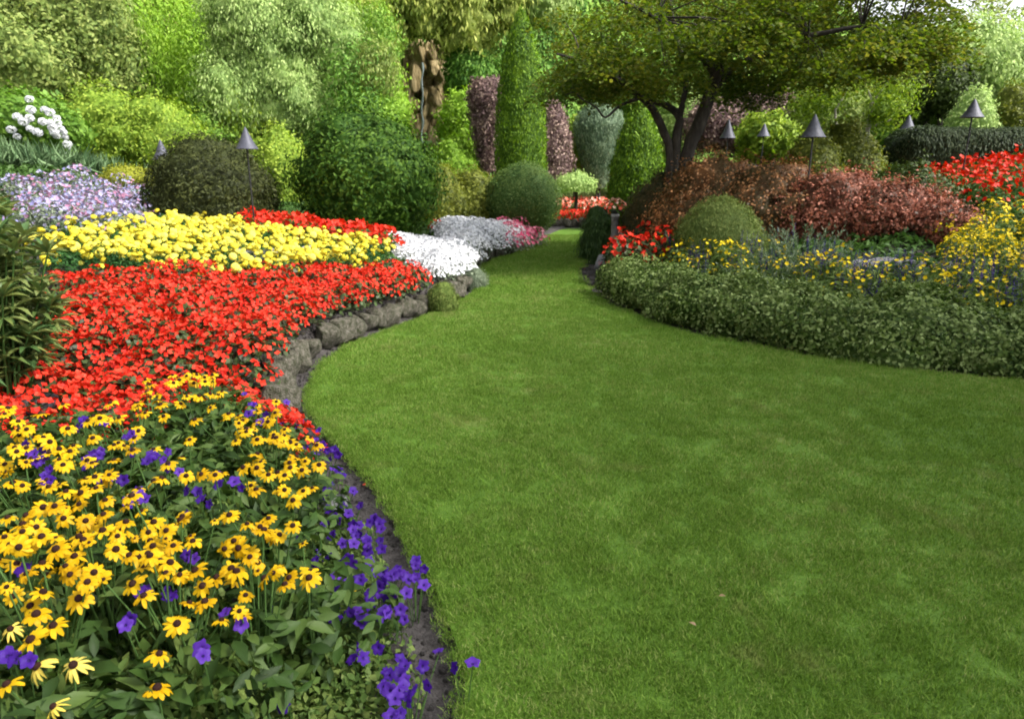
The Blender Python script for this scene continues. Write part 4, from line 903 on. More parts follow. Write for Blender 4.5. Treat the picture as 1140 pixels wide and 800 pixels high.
# hydrangea
M['hydleaf'] = leafmat('hydrangea leaf', [(0.0518, 0.12, 0.0153), (0.1037, 0.204, 0.0255), (0.1814, 0.312, 0.051)], .3, .5, 2, .4)
t, (zb_, zt_, rx_) = shrub('hydrangea_bush', 'green hydrangea bush with white mop flower heads on the left', 'shrub', 22, 104, 195, 118, 16, 'hydleaf', 'ball', .13, 5200, to_ground=True, lump=.1, aspect=.6)
hb = []
for k in range(3):
    mb = MB(); n = 60; d = rvec(n); X, Y_, Z = frames(d + .3 * rvec(n), rvec(n)); mb.stamp(FL4[0], FL4[1], d * np.array([1, 1, .8]), X, Y_, Z, .32); hb.append(mb.mesh('blossom', M['white']))
for a, b in [(125, 420), (130, 465), (75, 495), (100, 515), (125, 500), (190, 465), (210, 475), (180, 515), (128, 545), (48, 548), (72, 578), (215, 520), (240, 500), (245, 520), (232, 560), (222, 540), (268, 560), (275, 580), (285, 610), (292, 625), (280, 658), (240, 575), (255, 545), (160, 560)]:
    px, py = a / 3.8, b / 3.8; cx = t.location.x; ty = t.location.y
    q = D(px, py, ty); u = (q.x - cx) / rx_; v_ = (q.z - t.location.z - (zb_ + zt_) / 2) / ((zt_ - zb_) / 2); dep = math.sqrt(max(.02, 1 - u * u - v_ * v_)) * rx_
    q = D(px, py, ty - dep * 1.02); o = link('blossom', hb[k % 3], t, q - t.location); s = rng.uniform(.065, .095); o.scale = (s, s, s); k += 1

# ------------------------------------------------------------------ cone lamps
def shade_mesh(r, h):
    mb = MB(); pr = [(r, 0), (r * .80, h * .16), (r * .58, h * .36), (r * .36, h * .62), (r * .17, h * .86), (r * .05, h * .97), (.001, h)]
    lathe(mb, pr + [], 24); lathe(mb, [(r, 0), (r * .97, .004), (r * .55, h * .34), (r * .1, h * .8)], 24); return mb.mesh('shade', M['lampmetal'])
for px, tip, bot, w_, lb, sc in [(275, 141, 166, 24, 'cone shaded garden lamp in front of the dark conifer mound, right side', 1), (181, 155, 178, 20, 'cone shaded garden lamp left of the dark conifer mound', 1), (905, 127, 153, 26, 'largest cone shaded garden lamp above the barberries', 1), (1082, 110, 131, 23, 'cone shaded garden lamp in front of the dark clipped hedge, nearest the right edge', 1), (1010, 128, 146, 18, 'cone shaded garden lamp at the left end of the dark clipped hedge', 1), (850, 137, 152, 14, 'small dark cone lamp left of the largest one', 1), (810, 133, 154, 17, 'dark cone lamp in the shade of the maple', 1), (153, 177, 188, 8, 'tiny far cone lamp above the golden bush', 1), (315, 174, 185, 8, 'tiny far cone lamp left of the big round bush', 1), (503, 176, 187, 8, 'tiny far cone lamp left of the clipped yew', 1), (868, 153, 163, 9, 'tiny grey cone lamp just left of the largest one', 1)]:
    Y = .34 * FPX / w_ ; Y = min(Y, 27); r = w_ / 2 / FPX * Y; p = D(px, bot, Y); h = D(px, tip, Y).z - p.z; g = G1(p.x, Y)
    t = thing('garden_lamp', lb, 'lamp', (p.x, Y, g), 0, 'cone shaded garden lamps'); link('shade', shade_mesh(r, h), t, (0, 0, p.z - g))
    mb = MB(); tube(mb, [(0, 0, -.1), (0, 0, p.z - g + h * .3)], .012, 8); link('post', mb.mesh('post', M['darkmetal']), t)
    mb = MB(); lathe(mb, [(.03, 0), (.03, .07), (.02, .08), (.001, .08)], 10); link('lamp_holder', mb.mesh('lamp_holder', M['darkmetal']), t, (0, 0, p.z - g))
def spot():
    x, y, z = at_height(475, 256, 0); g = G1(x, y); t = thing('spotlight', 'small black garden spotlight beside the nearer white flowers', 'lamp', (x, y, g))
    mb = MB(); tube(mb, [(0, 0, -.05), (0, 0, .1)], .015, 8); link('stake', mb.mesh('stake', M['darkmetal']), t)
    mb = MB(); tube(mb, [(0, 0, .08), (0, .01, .13), (-.03, .03, .26)], [.05, .06, .065], 12); link('housing', mb.mesh('housing', M['darkmetal']), t)
spot()

# ================================================================== FAR END OF THE LAWN
def flat(name, pts, z, mat):
    me = bpy.data.meshes.new(name); me.from_pydata([(x, y, z) for x, y in pts], [], [list(range(len(pts)))]); me.materials.append(mat); return tag(link(name, me), kind='structure')
flat('far_lawn', [(-1, 22.2), (6, 22.2), (7, 26.5), (-1.5, 26.5)], .06, M['lawn'])
strip([(624, 236), (700, 232), (700, 252), (624, 252)], 'red_salvia', .3, .24, 20.2, 21.6, 'red_salvia_plant', 'coral red plant in the low row closing the far end of the lawn', 'flowering plant', 'red row at the far end of the lawn', 1, 1.3, .1)
strip([(616, 205), (700, 205), (700, 232), (616, 232)], 'coral', .3, .42, 26.8, 30, 'coral_flower_plant', 'coral and pink plant in the distant bed beyond the far lawn', 'flowering plant', 'coral flowers beyond the far lawn', 1, 1.5, .1)
M['palehedge'] = leafmat('pale border', [(0.15, 0.22, 0.06), (0.26, 0.34, 0.10), (0.38, 0.44, 0.18)], .2, .6, 2, .4)
sweep_hedge('pale_border', 'pale yellow green border behind the distant coral flowers', 'hedge', [(-1 + k * .5, 31) for k in range(22)], .6, .75, 5000, .12, 'palehedge', .06)

def tree(name, label, cat, px, base_py, Y, blobs, mat, leaf=.12, trunk_r=.12, bark='bark', group=None, n=4000, prof='ball', **kw):
    """blobs: list of (px, ptop, pbot, wpx, dY); each is a clump of the one crown"""
    x = D(px, base_py, Y).x; g = G1(x, Y); t = thing(name, label, cat, (x, Y, g), 0, group); cr = MB(); tr = MB()
    tube(tr, [(0, 0, -.2), (.05, 0, .6), (-.03, .05, 1.4)], [trunk_r * 1.3, trunk_r, trunk_r * .8], 8)
    for (bx, bt, bb, bw, dy) in blobs:
        T = D(bx, bt, Y + dy); B = D(bx, bb, Y + dy); r = bw / 2 / FPX * (Y + dy); cx = (T.x - x, dy)
        z0, z1 = B.z - g, T.z - g
        crown(cr, prof, cx, z0, z1, r, r, int(n * max(.25, min(2.5, bw * (bb - bt) / 6000))), leaf, **kw)
        tube(tr, [(-.03, .05, 1.3), (cx[0] * .5, cx[1] * .5, max(1.6, z0 * .8)), (cx[0], cx[1], (z0 + z1) / 2)], [trunk_r * .7, trunk_r * .45, trunk_r * .2], 6)
    link('crown', cr.mesh('crown', M[mat]), t); link('trunk', tr.mesh('trunk', M[bark]), t); return t
shrub('cypress_column', 'tall dark green clipped cypress spire behind the round yew', 'tree', 580, 8, 195, 56, 21, 'topiary', 'column', .09, 15000, to_ground=True, lump=.05, mode='up', aspect=.4, depth=.06)
shrub('cypress_column', 'broad clipped cypress with bright green sunny side right of the lawn end', 'tree', 713, 112, 225, 62, 19, 'topiary', 'flame', .09, 14000, to_ground=True, lump=.06, mode='up', aspect=.4, depth=.08)
shrub('blue_cypress', 'blue green feathery cypress narrowing to its foot', 'tree', 668, 116, 210, 56, 28, 'bluecypress', 'vase', .14, 9000, lump=.05, mode='up', aspect=.2, depth=.06)
shrub('purple_leaf_tree', 'slim purple leaved tree left of the cypress spire', 'tree', 545, 84, 190, 50, 24, 'purpletree', 'vase', .12, 6500, lump=.16, to_ground=False)
shrub('purple_leaf_tree', 'grey purple tree just right of the cypress spire', 'tree', 616, 108, 208, 44, 26, 'purpletree', 'column', .12, 6500, lump=.16)
shrub('yellow_green_shrub', 'light yellow green shrub left of the blue cypress', 'shrub', 642, 128, 196, 34, 29, 'yellowgreen', 'column', .14, 3500, lump=.2)
shrub('russet_shrub', 'thin russet shrub between the blue and the bright cypress', 'shrub', 690, 140, 212, 22, 30, 'barb1', 'column', .12, 2500, lump=.2)
tree('umbrella_tree', 'small standard tree with an umbrella crown on the far lawn', 'tree', 640, 233, 25, [(640, 190, 213, 48, 0)], 'palegreen', .09, .06, n=9000, prof='dome', mode='droop', lump=.12)
tree('purple_leaf_tree', 'broad purple leaved tree in the shade behind the maple trunks', 'tree', 850, 180, 23, [(800, 108, 165, 70, 0), (850, 100, 172, 90, .4), (895, 112, 172, 70, 0)], 'purpletree', .12, .12, n=9000, lump=.2)

# ------------------------------------------------------------------ the spreading maple
M['maple'] = leafmat('maple leaf', [(0.025, 0.048, 0.008), (0.055, 0.092, 0.012), (0.1, 0.145, 0.018), (0.17, 0.175, 0.03)], .42, .5, 1.2, .45)
def maple():
    Y = 12.2; b = D(752, 178, Y); g = G1(b.x, Y); t = thing('spreading_maple', 'wide spreading maple with several dark stems above the barberries', 'tree', (b.x, Y, g)); O = np.array((b.x, Y, g))
    tr = MB(); cr = MB(); tips = []
    def q(px, py, dy=0): return np.array(D(px, py, Y + dy)) - O
    base = np.array((0, 0, -.1))
    limbs = [([base, q(746, 176), q(740, 150), q(728, 124, -.1), q(714, 108, -.3), q(690, 90, -.7), q(650, 70, -1.1), q(620, 60, -1.4)], [.13, .075, .07, .065, .055, .045, .03, .015]),
             ([base, q(752, 172), q(754, 148), q(756, 130), q(742, 118, .2), q(724, 112, .5), q(700, 100, .9), q(672, 60, 1.3)], [.13, .085, .08, .07, .055, .045, .035, .02]),
             ([q(756, 132), q(761, 110), q(764, 85, .3), q(756, 50, .6), q(745, 0, .8)], [.06, .05, .045, .035, .02]),
             ([base, q(766, 170), q(776, 145), q(788, 112), q(797, 85, -.1), q(806, 55, -.2), q(824, 22, -.3), q(838, -10, -.3), q(850, -50)], [.16, .12, .115, .11, .10, .085, .07, .05, .03]),
             ([q(790, 106), q(812, 80, .4), q(850, 60, .8), q(900, 52, 1.1), q(960, 60, 1.2)], [.08, .065, .05, .035, .015]),
             ([q(806, 55, -.2), q(850, 42, -.6), q(900, 40, -.9), q(960, 30, -1.1), q(1000, 40, -1.2)], [.06, .05, .04, .03, .012]),
             ([q(714, 108, -.3), q(690, 118, -.6), q(674, 131, -.7), q(664, 120, -.8), q(650, 112, -.9)], [.035, .022, .018, .014, .008]),
             ([q(797, 85), q(770, 50, -.9), q(730, 20, -1.5), q(690, 0, -1.8)], [.06, .045, .03, .015])]
    for p, r in limbs:
        pp = smooth([tuple(a) for a in p], 3); rr = list(np.interp(np.linspace(0, len(r) - 1, len(pp)), range(len(r)), r)); tube(tr, pp, rr, 8)
    # flat leafy pads, lower skirt first; each pad hangs from a twig
    C0 = q(812, 20); pads = []
    prof = [(590, 60, 110), (620, 30, 116), (660, 20, 112), (700, 0, 112), (740, -40, 106), (790, -60, 100), (840, -80, 106), (890, -80, 110), (940, -70, 100), (985, -60, 88), (1015, -30, 72), (1035, 0, 50)]
    px_ = [p[0] for p in prof]; top = [p[1] for p in prof]; bot = [p[2] for p in prof]
    for k in range(195):
        px = rng.uniform(622, 1016); u = (px - 812) / 225; dy = rng.uniform(-1, 1) * 2.4 * math.sqrt(max(.03, 1 - u * u))
        low = rng.random() < .36; tp = np.interp(px, px_, top); bt = np.interp(px, px_, bot) + 9 * math.sin(px * .045) + rng.normal() * 5; py = bt - 10 - abs(rng.normal()) * 14 if low else rng.uniform(tp, bt - 8)
        py = min(py, bt - 6)
        pads.append((q(px, py, 0) + np.array((0, dy, 0)), rng.uniform(.36, .70)))
    for c, r in pads:
        n = int(470 * r * r / .3); a = rng.random(n) * 6.28; rad = r * np.sqrt(rng.random(n)); rad *= 1 + .25 * np.sin(a * 5 + rng.random() * 6)
        pz = .10 * (1 - (rad / r) ** 2) - .12 * (rad / r) ** 2 + rng.normal(size=n) * .055
        p = c + np.stack([rad * np.cos(a), rad * np.sin(a), pz], -1); nn = np.array([0, 0, 1]) + .75 * rvec(n); X, Y_, Z = frames(nn, np.stack([np.cos(a), np.sin(a), -.5 + 0 * a], -1) + .6 * rvec(n)); lv = .064 * rng.uniform(.6, 1.3, n)
        cr.stamp(LEAF4[0], LEAF4[1], p, X, Y_, Z, np.stack([lv * .75, lv, lv], -1), 0, np.clip(rng.random(n) * .8 + .2 * rng.random(), 0, 1))
        # twig towards the nearest limb
        best = min((tuple(v) for p_, _ in limbs for v in p_[2:]), key=lambda v: np.linalg.norm(np.array(v) - c)); m = (np.array(best) + c) / 2 + np.array((0, 0, .08)); tube(tr, [best, m, c], [.016, .011, .005], 4)
    link('trunk', tr.mesh('trunk', M['bark']), t); link('crown', cr.mesh('crown', M['maple']), t)
maple()

# ================================================================== QUARRY WALL AND ITS PLANTS
cliff_pts = smooth([(-34, -12, 17), (-27, 4, 17), (-21, 15, 17), (-15, 24, 17), (-8, 31, 17), (-1, 35.5, 17), (6, 38, 16), (13, 40, 14), (22, 41, 9.5), (30, 38, 6.5), (40, 28, 5.5), (48, 12, 6), (50, -10, 7)], 14)
def cliff():
    cp_ = np.array(cliff_pts); n = len(cp_); m = 46; V = np.zeros((m, n, 3)); T = np.gradient(cp_[:, :2], axis=0); T = unit(T); Nn = np.stack([T[:, 1], -T[:, 0]], -1)
    if Nn[n // 2, 1] > 0: Nn = -Nn
    for j in range(m):
        f = j / (m - 1); V[j, :, 2] = -0.5 + f * (cp_[:, 2] + .5); back = (f ** 1.3) * 3.2; V[j, :, 0] = cp_[:, 0] - Nn[:, 0] * back; V[j, :, 1] = cp_[:, 1] - Nn[:, 1] * back
    d = fnoise(V * .35, 4) * 1.1 + fnoise(V * np.array([.9, .9, .25]) + 5, 3) * .7; V[:, :, 0] += Nn[:, 0] * d; V[:, :, 1] += Nn[:, 1] * d; V[-1, :, 2] += fnoise(V[-1] * .5, 2) * 1.2
    mb = MB(); i, j = np.meshgrid(np.arange(n - 1), np.arange(m - 1)); b = (j * n + i).ravel(); mb.add(V.reshape(-1, 3), np.stack([b, b + n, b + n + 1, b + 1], -1))
    tops = V[-1].copy(); tb = tops.copy(); tb[:, :2] -= Nn * 60; k = np.arange(n - 1); mb.add(np.concatenate([tops, tb]), np.stack([k, k + n, k + n + 1, k + 1], -1))
    tag(link('cliff', mb.mesh('cliff', M['rock'])), kind='structure')
    return V, Nn
CV, CN = cliff()
def ivy(name, label, mat, cond, n, leaf, mode='droop'):
    m, k, _ = CV.shape; u = rng.random(n * 10) * (k - 1.001); v = rng.random(n * 10) * (m - 1.001); i = u.astype(int); j = v.astype(int); fu = (u - i)[:, None]; fv = (v - j)[:, None]
    p = CV[j, i] * (1 - fu) * (1 - fv) + CV[j, i + 1] * fu * (1 - fv) + CV[j + 1, i] * (1 - fu) * fv + CV[j + 1, i + 1] * fu * fv; nn = np.concatenate([CN[i], np.full((len(i), 1), .3)], -1)
    px, py = proj(p[:, 0], p[:, 1], p[:, 2]); lat = cond(px, py, p) & (p[:, 1] > 2); p, nn = p[lat][:n], nn[lat][:n]; N_ = len(p)
    bul = fnoise(p * .9, 2); p = p + nn * (.22 + .35 * np.clip(bul, 0, 1) + .12 * rng.random(N_))[:, None]
    X, Y_, Z = frames(nn + .6 * rvec(N_), np.array([0, 0, -1.]) + .6 * rvec(N_)); lv = leaf * rng.uniform(.6, 1.35, N_)
    mb = MB(); mb.stamp(LEAF4[0], LEAF4[1], p, X, Y_, Z, np.stack([lv * .75, lv, lv], -1)); o = link(name, mb.mesh(name, M[mat])); tag(o, label, 'ivy', kind='stuff')
rockzone = lambda px, py: (px > 446) & (px < 494) & (py > 62) & (py < 172)
wob = lambda p: fnoise(p * .4 + 3, 3) * 40
ivy('ivy', 'bright green creeper hanging like a curtain on the left quarry wall', 'brightivy', lambda px, py, p: (px + wob(p) > 100) & (px + wob(p) < 260), 60000, .16)
ivy('ivy', 'deep green creeper covering the quarry wall around the waterfall', 'deepivy', lambda px, py, p: (px + wob(p) >= 380) & (px + wob(p) < 640) & ~(rockzone(px + wob(p) * .25, py) & (rng.random(len(px)) > .12)), 60000, .18)
ivy('ivy', 'mid green creeper covering the rest of the quarry wall', 'midtree', lambda px, py, p: ((px + wob(p) <= 100) | (px + wob(p) >= 640) | ((px + wob(p) >= 260) & (px + wob(p) < 380))) & (px > -500) & (px < 1700), 120000, .21)
def waterfall():
    mb = MB(); pts = []
    for k in range(24):
        py = 70 + k * 4.2; a = D(470 + .8 * math.sin(k * .9), py, 33.2 - k * .015); pts.append(a)
    vs = []; w0 = .05
    for k, a in enumerate(pts):
        ww = w0 * (1 + .3 * math.sin(k * 1.3)) ; vs += [(a.x - ww, a.y, a.z), (a.x, a.y - .12, a.z), (a.x + ww, a.y, a.z), (a.x, a.y + .1, a.z)]
    f = [[4 * k + j, 4 * k + (j + 1) % 4, 4 * k + 4 + (j + 1) % 4, 4 * k + 4 + j] for k in range(len(pts) - 1) for j in range(4)]
    mb.add(vs, f); tag(link('waterfall', mb.mesh('waterfall', M['water'])), kind='structure')
waterfall()

G_ = 'trees and shrubs on the quarry slope'
tree('olive_tree', 'dull olive tree filling the top left corner', 'tree', 40, 190, 21, [(-40, -40, 120, 110, 0), (25, -70, 60, 110, 1), (75, -40, 100, 90, 0), (20, 30, 115, 120, -1), (110, 30, 125, 80, .5)], 'olivetree', .13, .2, group=G_, n=8000, lump=.36, freq=2.6, stray=.3, depth=.2)
tree('yellow_tree', 'yellowish young tree behind the top left olive tree', 'tree', 90, 190, 24, [(85, 10, 60, 40, 0), (100, 45, 90, 40, .3)], 'yellowgreen', .14, .1, group=G_, n=7000, lump=.3, stray=.3)
shrub('yellow_green_shrub', 'large yellow green shrub above the golden bush, left half', 'shrub', 112, 98, 195, 90, 19, 'yellowgreen', 'ball', .10, 8000, G_, to_ground=True, lump=.32, freq=2.4, stray=.3, depth=.18)
shrub('yellow_green_shrub', 'yellow green shrub above the golden bush, right half', 'shrub', 172, 108, 198, 90, 19.5, 'yellowgreen', 'ball', .10, 8000, G_, to_ground=True, lump=.32, freq=2.4, stray=.3, depth=.18)
shrub('green_shrub', 'green shrub behind the cone lamp left of the dark conifer mound', 'shrub', 222, 122, 200, 70, 21, 'midtree', 'ball', .12, 5000, G_, to_ground=True, lump=.32, freq=2.4, stray=.3, depth=.18)
tree('pale_willow', 'pale grey green leafy tree above the conifer mound', 'tree', 272, 200, 22, [(270, -30, 70, 80, 0), (300, 0, 110, 100, .4), (262, 60, 150, 80, -.3), (320, 60, 150, 80, 0), (345, -20, 80, 80, .6)], 'palegreen', .12, .09, 'palebark', G_, n=10000, lump=.36, freq=2.6, stray=.3, depth=.22, mode='droop', aspect=.35)
shrub('hanging_shrub', 'pale drooping column of foliage on the wall above the round bush', 'shrub', 392, 5, 130, 55, 27, 'palegreen', 'drape', .16, 6000, G_, mode='droop', lump=.12, to_ground=False)
shrub('green_shrub', 'bright green shrub on the slope behind the big round bush', 'shrub', 350, -20, 120, 70, 28, 'brightivy', 'drape', .18, 5000, G_, mode='droop', lump=.2)
shrub('yellow_green_shrub', 'yellow green shrub left of the big round bush', 'shrub', 308, 140, 215, 80, 18, 'yellowgreen', 'dome', .09, 7000, G_, to_ground=True, lump=.25, stray=.2)
shrub('yellow_green_shrub', 'yellow green shrub behind the right side of the big round bush', 'shrub', 450, 166, 215, 60, 21, 'yellowgreen', 'dome', .10, 5000, G_, to_ground=True, lump=.25, stray=.2)
shrub('green_shrub', 'mid green shrub at the foot of the waterfall rocks', 'shrub', 505, 150, 205, 60, 24, 'brightivy', 'dome', .12, 5000, G_, to_ground=True, lump=.25, stray=.2)
for k, (px, tp, bt, w_, m_, lb) in enumerate([(425, -60, 50, 60, 'weep', 'weeping foliage at the top above the pale hanging column'), (470, -60, 42, 60, 'weep', 'weeping foliage at the top straight above the waterfall rocks'), (518, -60, 60, 70, 'weep', 'weeping foliage at the top right of the waterfall rocks'), (560, -60, 34, 60, 'weep', 'weeping foliage at the top behind the cypress spire'), (610, -60, 30, 60, 'palegreen', 'pale weeping foliage above the left end of the maple')]):
    shrub('weeping_shrub', lb, 'shrub', px, tp, bt, w_, 30 + k * .3, m_, 'drape', .24, 4200, G_, mode='droop', lump=.35, aspect=.3, stray=.35, depth=.2, to_ground=False, trunk=False, freq=2.2)
shrub('ivy_mound', 'smooth deep green mound of creeper right of the waterfall', 'shrub', 525, 42, 120, 60, 31, 'deepivy', 'ball', .18, 5000, G_, mode='droop', lump=.1, to_ground=False)
for px, tp, bt, w_, Y, m_, lb in [(130, 60, 110, 70, 22, 'deepivy', 'dark green shrub on the slope left of the bright curtain'), (420, 60, 180, 60, 26, 'brightivy', 'bright green shrub left of the waterfall rocks'), (515, 100, 180, 50, 27, 'brightivy', 'bright green shrub between waterfall rocks and purple tree'), (245, 95, 160, 60, 24, 'deepivy', 'dark green shrub below the bright curtain')]:
    shrub('green_shrub', lb, 'shrub', px, tp, bt, w_, Y, m_, 'ball', .15, 4500, G_, to_ground=False, lump=.34, freq=2.4, stray=.3)
# right background
H_ = 'trees behind the right bed'
tree('round_tree', 'large round grey green tree below the patch of sky', 'tree', 1075, 140, 24, [(1075, 26, 130, 120, 0), (1110, 50, 135, 90, -.4), (1040, 62, 140, 70, .5), (1150, 40, 140, 110, 0)], 'palegreen', .13, .25, group=H_, n=9000, lump=.3, freq=2.4, stray=.25, depth=.18, mode='droop')
tree('dark_tree', 'dark tree in front of the round grey green tree', 'tree', 1050, 160, 21, [(1052, 62, 128, 64, 0), (1020, 80, 140, 50, .3)], 'evergreen', .12, .18, group=H_, n=9000, lump=.2)
tree('far_tree', 'distant thin tree against the sky at the top right', 'tree', 1105, 120, 60, [(1108, -18, 24, 30, 0), (1132, 12, 40, 40, 0), (1045, -20, 6, 16, 0)], 'olivetree', .3, .4, group=H_, n=2600, lump=.35, stray=.5, core=False)
shrub('grey_shrub', 'pale grey green shrub behind the cone lamp near the right edge', 'shrub', 1090, 96, 150, 56, 17, 'palegreen', 'ball', .08, 5000, H_, to_ground=True, lump=.2)
shrub('olive_shrub', 'olive yellow shrub at the right edge above the clipped hedge', 'shrub', 1135, 90, 150, 60, 17, 'olivebush', 'ball', .08, 5000, H_, to_ground=True, lump=.2)
def birch():
    Y = 16; p = D(968, 160, Y); g = G1(p.x, Y); t = thing('pale_barked_tree', 'small tree with thin pale branches behind the right cone lamps', 'tree', (p.x, Y, g), 0, H_); O = np.array((p.x, Y, g)); q = lambda a, b, d=0: np.array(D(a, b, Y + d)) - O
    tr = MB(); cr = MB()
    for L, r in [([(0, 0, -.1), q(966, 145), q(968, 130), q(970, 112), q(964, 95), q(960, 70)], [.06, .045, .04, .03, .02, .01]), ([q(966, 143), q(980, 138), q(992, 132), q(1010, 110)], [.035, .03, .02, .01]), ([q(969, 118), q(982, 100), q(995, 80)], [.025, .018, .01]), ([(0, 0, 0), q(930, 135), q(938, 110), q(950, 85)], [.04, .03, .02, .01])]: tube(tr, smooth([tuple(a) for a in L], 3), list(np.interp(np.linspace(0, len(r) - 1, (len(L) - 1) * 3 + 1), range(len(r)), r)), 6)
    for bx, bt, bb, bw, dy in [(925, 75, 125, 60, 0), (965, 60, 105, 60, .3), (1000, 70, 130, 50, 0), (905, 95, 140, 50, .4), (985, 110, 140, 34, -.2)]:
        T = D(bx, bt, Y + dy); B = D(bx, bb, Y + dy); crown(cr, 'ball', (T.x - p.x, dy), B.z - g, T.z - g, bw / 2 / FPX * Y, bw / 2 / FPX * Y, 1500, .08, core=False, depth=.4, lump=.3, stray=.3)
    link('trunk', tr.mesh('trunk', M['palebark']), t); link('crown', cr.mesh('crown', M['yellowgreen']), t)
birch()
for px, tp, bt, w_, Y, m_, lb in [(740, 60, 190, 60, 32, 'midtree', 'mid green shrub seen between the maple stems'), (770, 95, 175, 60, 30, 'palegreen', 'pale green shrub seen right of the maple stems'), (855, 130, 175, 60, 20, 'yellowgreen', 'yellow green shrub behind the small dark cone lamp'), (930, 90, 175, 80, 22, 'olivetree', 'dull olive shrub behind the pale barked tree'), (985, 80, 175, 80, 24, 'midtree', 'mid green shrub behind the pale barked tree, right part'), (690, 60, 150, 70, 33, 'midtree', 'mid green tree behind the blue cypress')]:
    shrub('green_shrub', lb, 'shrub', px, tp, bt, w_, Y, m_, 'ball', .14, 6000, H_, to_ground=False, lump=.34, freq=2.4, stray=.3)
# leafy cover over the soil between the shrubs
def cover():
    n = 26000; x = rng.uniform(-20, 20, n); y = rng.uniform(5, 36, n); dl = polydist(x, y, lawn_poly); k = (~inpoly(x, y, lawn_poly)) & (((x > 0) & (dl > 1.9)) | ((y > 9.5) & (dl > 1.2))) & ~((y > 19) & (np.abs(x - 2.5) < 5) & (y < 31)); x, y = x[k], y[k]; z = G(x, y)
    srcs = [hidden('ground_cover_tuft', leafy(40, .3, .16, .09, None, .5).mesh('ground_cover_tuft', M['leafmid'])) for _ in range(3)]
    tag(scatter('ground_cover', np.stack([x, y, z], -1), rng.random(len(x)) * 6.28, rng.uniform(.7, 1.3, len(x)), rng.integers(0, 3, len(x)), srcs), 'low green ground cover between the shrubs', 'ground cover', kind='stuff')
cover()

# the broken rock face round the waterfall: one mass of rock
rf = MB(); RV = []
for k in range(6):
    me_ = rock_mesh(60 + k, M['rock']); v = np.array([q.co[:] for q in me_.vertices]); f = np.array([list(p.vertices) for p in me_.polygons]); RV.append((v, f))
for k in range(130):
    px = rng.uniform(440, 498); py = rng.uniform(50, 176); p = np.array(D(px, py, 34.3 + rng.normal() * .25)); v, f = RV[k % 6]; sc_ = rng.uniform(.16, .42) * np.array([1, .8, rng.uniform(1.2, 2.4)])
    Q = np.array(Matrix.Rotation(rng.normal() * .35, 3, 'Y') @ Matrix.Rotation(rng.normal() * .35, 3, 'X') @ Matrix.Rotation(rng.random() * 6, 3, 'Z')); rf.add((v * sc_) @ Q.T + p, f)
tag(link('rock_face', rf.mesh('rock_face', M['rock'])), kind='structure')
MN = {'palegreen': 'pale grey green', 'midtree': 'mid green', 'brightivy': 'bright green', 'yellowgreen': 'yellow green', 'olivetree': 'dull olive', 'weep': 'light yellow green', 'deepivy': 'deep green'}
for k in range(46):
    px = rng.uniform(-20, 450) if k < 36 else rng.uniform(395, 560); Y = rng.uniform(21, 29); tp = rng.uniform(-30, 120); h_ = rng.uniform(50, 110); w_ = rng.uniform(28, 60); m_ = list(MN)[rng.integers(7)]
    if tp + h_ > 175: h_ = 175 - tp
    if 425 < px < 575: continue
    if 140 < px < 230 and tp < 95: m_ = 'brightivy'
    zone = 'left' if px < 150 else 'middle' if px < 330 else 'right'
    shrub('wispy_sapling', 'loose %s sapling on the %s part of the quarry slope' % (MN[m_], zone), 'shrub', px, tp, tp + h_, w_, Y, m_, ['column', 'drape', 'ball'][k % 3], .13, 2300, 'wispy saplings on the quarry slope', to_ground=False, lump=.5, freq=2.6, depth=.3, stray=.5, core=False, mode=['out', 'droop', 'up'][k % 3], aspect=.4, tr=.3, tmat='stemgreen')
# trees added out of view to keep the sun off the near beds
for (x, y, h, r, lb) in [(12.5, 1.5, 15, 4.2, 'unseen added shade tree beside the right end of the lawn'), (13.5, -6, 17, 4.6, 'unseen added shade tree beside the near corner of the lawn'), (9, -13, 16, 4.6, 'unseen added shade tree beyond the near end of the lawn'), (20, -2, 19, 4.8, 'tallest unseen added shade tree on the near side')]:
    t = thing('added_shade_tree', lb, 'tree', (x, y, G1(x, y)), 0, 'added shade trees out of view on the near side'); cr = MB(); tr = MB()
    tube(tr, [(0, 0, -.3), (.1, 0, h * .3), (0, .1, h * .8)], [.35, .25, .08], 10)
    for q in range(9):
        a = q * 2.4; rr = r * .5 * (q > 0); zc = h * (.5 + .045 * q); c = (rr * math.cos(a), rr * math.sin(a)); crown(cr, 'ball', c, zc - r * .45, zc + r * .45, r * .60, r * .60, 900, .26, lump=.3, depth=.3, core=False, stray=.3)
        tube(tr, [(0, 0, zc * .7), (c[0] * .6, c[1] * .6, zc * .9), (c[0], c[1], zc)], [.12, .07, .03], 6)
    link('trunk', tr.mesh('trunk', M['bark']), t); link('crown', cr.mesh('crown', M['midtree']), t)

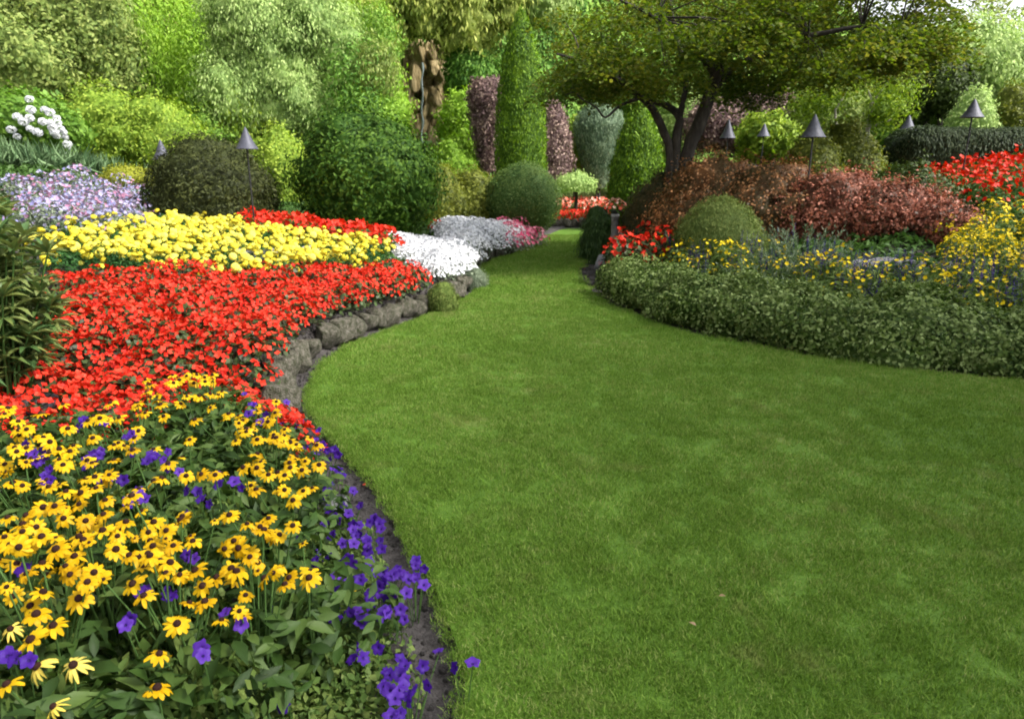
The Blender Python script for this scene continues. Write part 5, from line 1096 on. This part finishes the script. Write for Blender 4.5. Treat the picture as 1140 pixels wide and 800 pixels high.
# crumbs of earth and fallen petals on the bare strip, two dry leaves on the turf
def crumbs():
    P_ = []
    for E, sgn in ((L_edge, 1), (R_edge, 1)):
        for i in range(len(E) - 1):
            a, b = np.array(E[i]), np.array(E[i + 1]); L = np.linalg.norm(b - a)
            if not (.8 < a[1] < 12): continue
            n = int(L * 330); t = rng.random(n)[:, None]; nn = np.array((-(b - a)[1], (b - a)[0])) / L; P_.append(a + (b - a) * t + nn * rng.uniform(.01, .42, n)[:, None])
    p = np.concatenate(P_); p = p[~inpoly(p[:, 0], p[:, 1], lawn_poly)]; z = G(p[:, 0], p[:, 1]) + .004; n = len(p)
    src = [hidden('soil_clod', rock_mesh(80 + k, M['soil'])) for k in range(4)]
    tag(scatter('soil_crumbs', np.stack([p[:, 0], p[:, 1], z], -1), rng.random(n) * 6.28, .003 + .012 * rng.random(n) ** 3, rng.integers(0, 4, n), src), 'crumbly dark earth on the bare strip round the lawn', 'soil', kind='stuff')
crumbs()
for k, (px, py) in enumerate([(352, 418), (345, 432), (404, 540), (362, 476), (357, 408), (338, 447), (650, 300), (372, 500)]):
    x, y = P(px, py, -.045); mb = MB(); v = np.array([(0, 0, 0), (.012, .008, .004), (.004, .028, .002), (-.012, .01, .006)]); mb.add(v, [[0, 1, 2, 3]], 0, rng.random()); o = link('fallen_petal', mb.mesh('fallen_petal', M['red']), None, (x, y, G1(x, y) + .012)); o.rotation_euler = (0, 0, rng.random() * 6)
    tag(o, 'single red petal fallen on the bare earth beside the lawn', 'petal', 'fallen red petals')
M['dryleaf'] = leafmat('dry leaf', [(0.16, 0.10, 0.05), (0.28, 0.2, 0.12)], .1, .7, 30, .4)
for px, py, lb in [(775, 697, 'small dry brown leaf lying on the near part of the lawn'), (808, 664, 'tiny reddish dry leaf lying on the lawn a little farther than the other')]:
    x, y = P(px, py, .02); mb = MB(); mb.add(LEAFT[0] * np.array([.018, .03, .03]), LEAFT[1], 0, rng.random()); o = link('dry_leaf', mb.mesh('dry_leaf', M['dryleaf']), None, (x, y, .024)); o.rotation_euler = (.2, .1, rng.random() * 6); tag(o, lb, 'leaf')
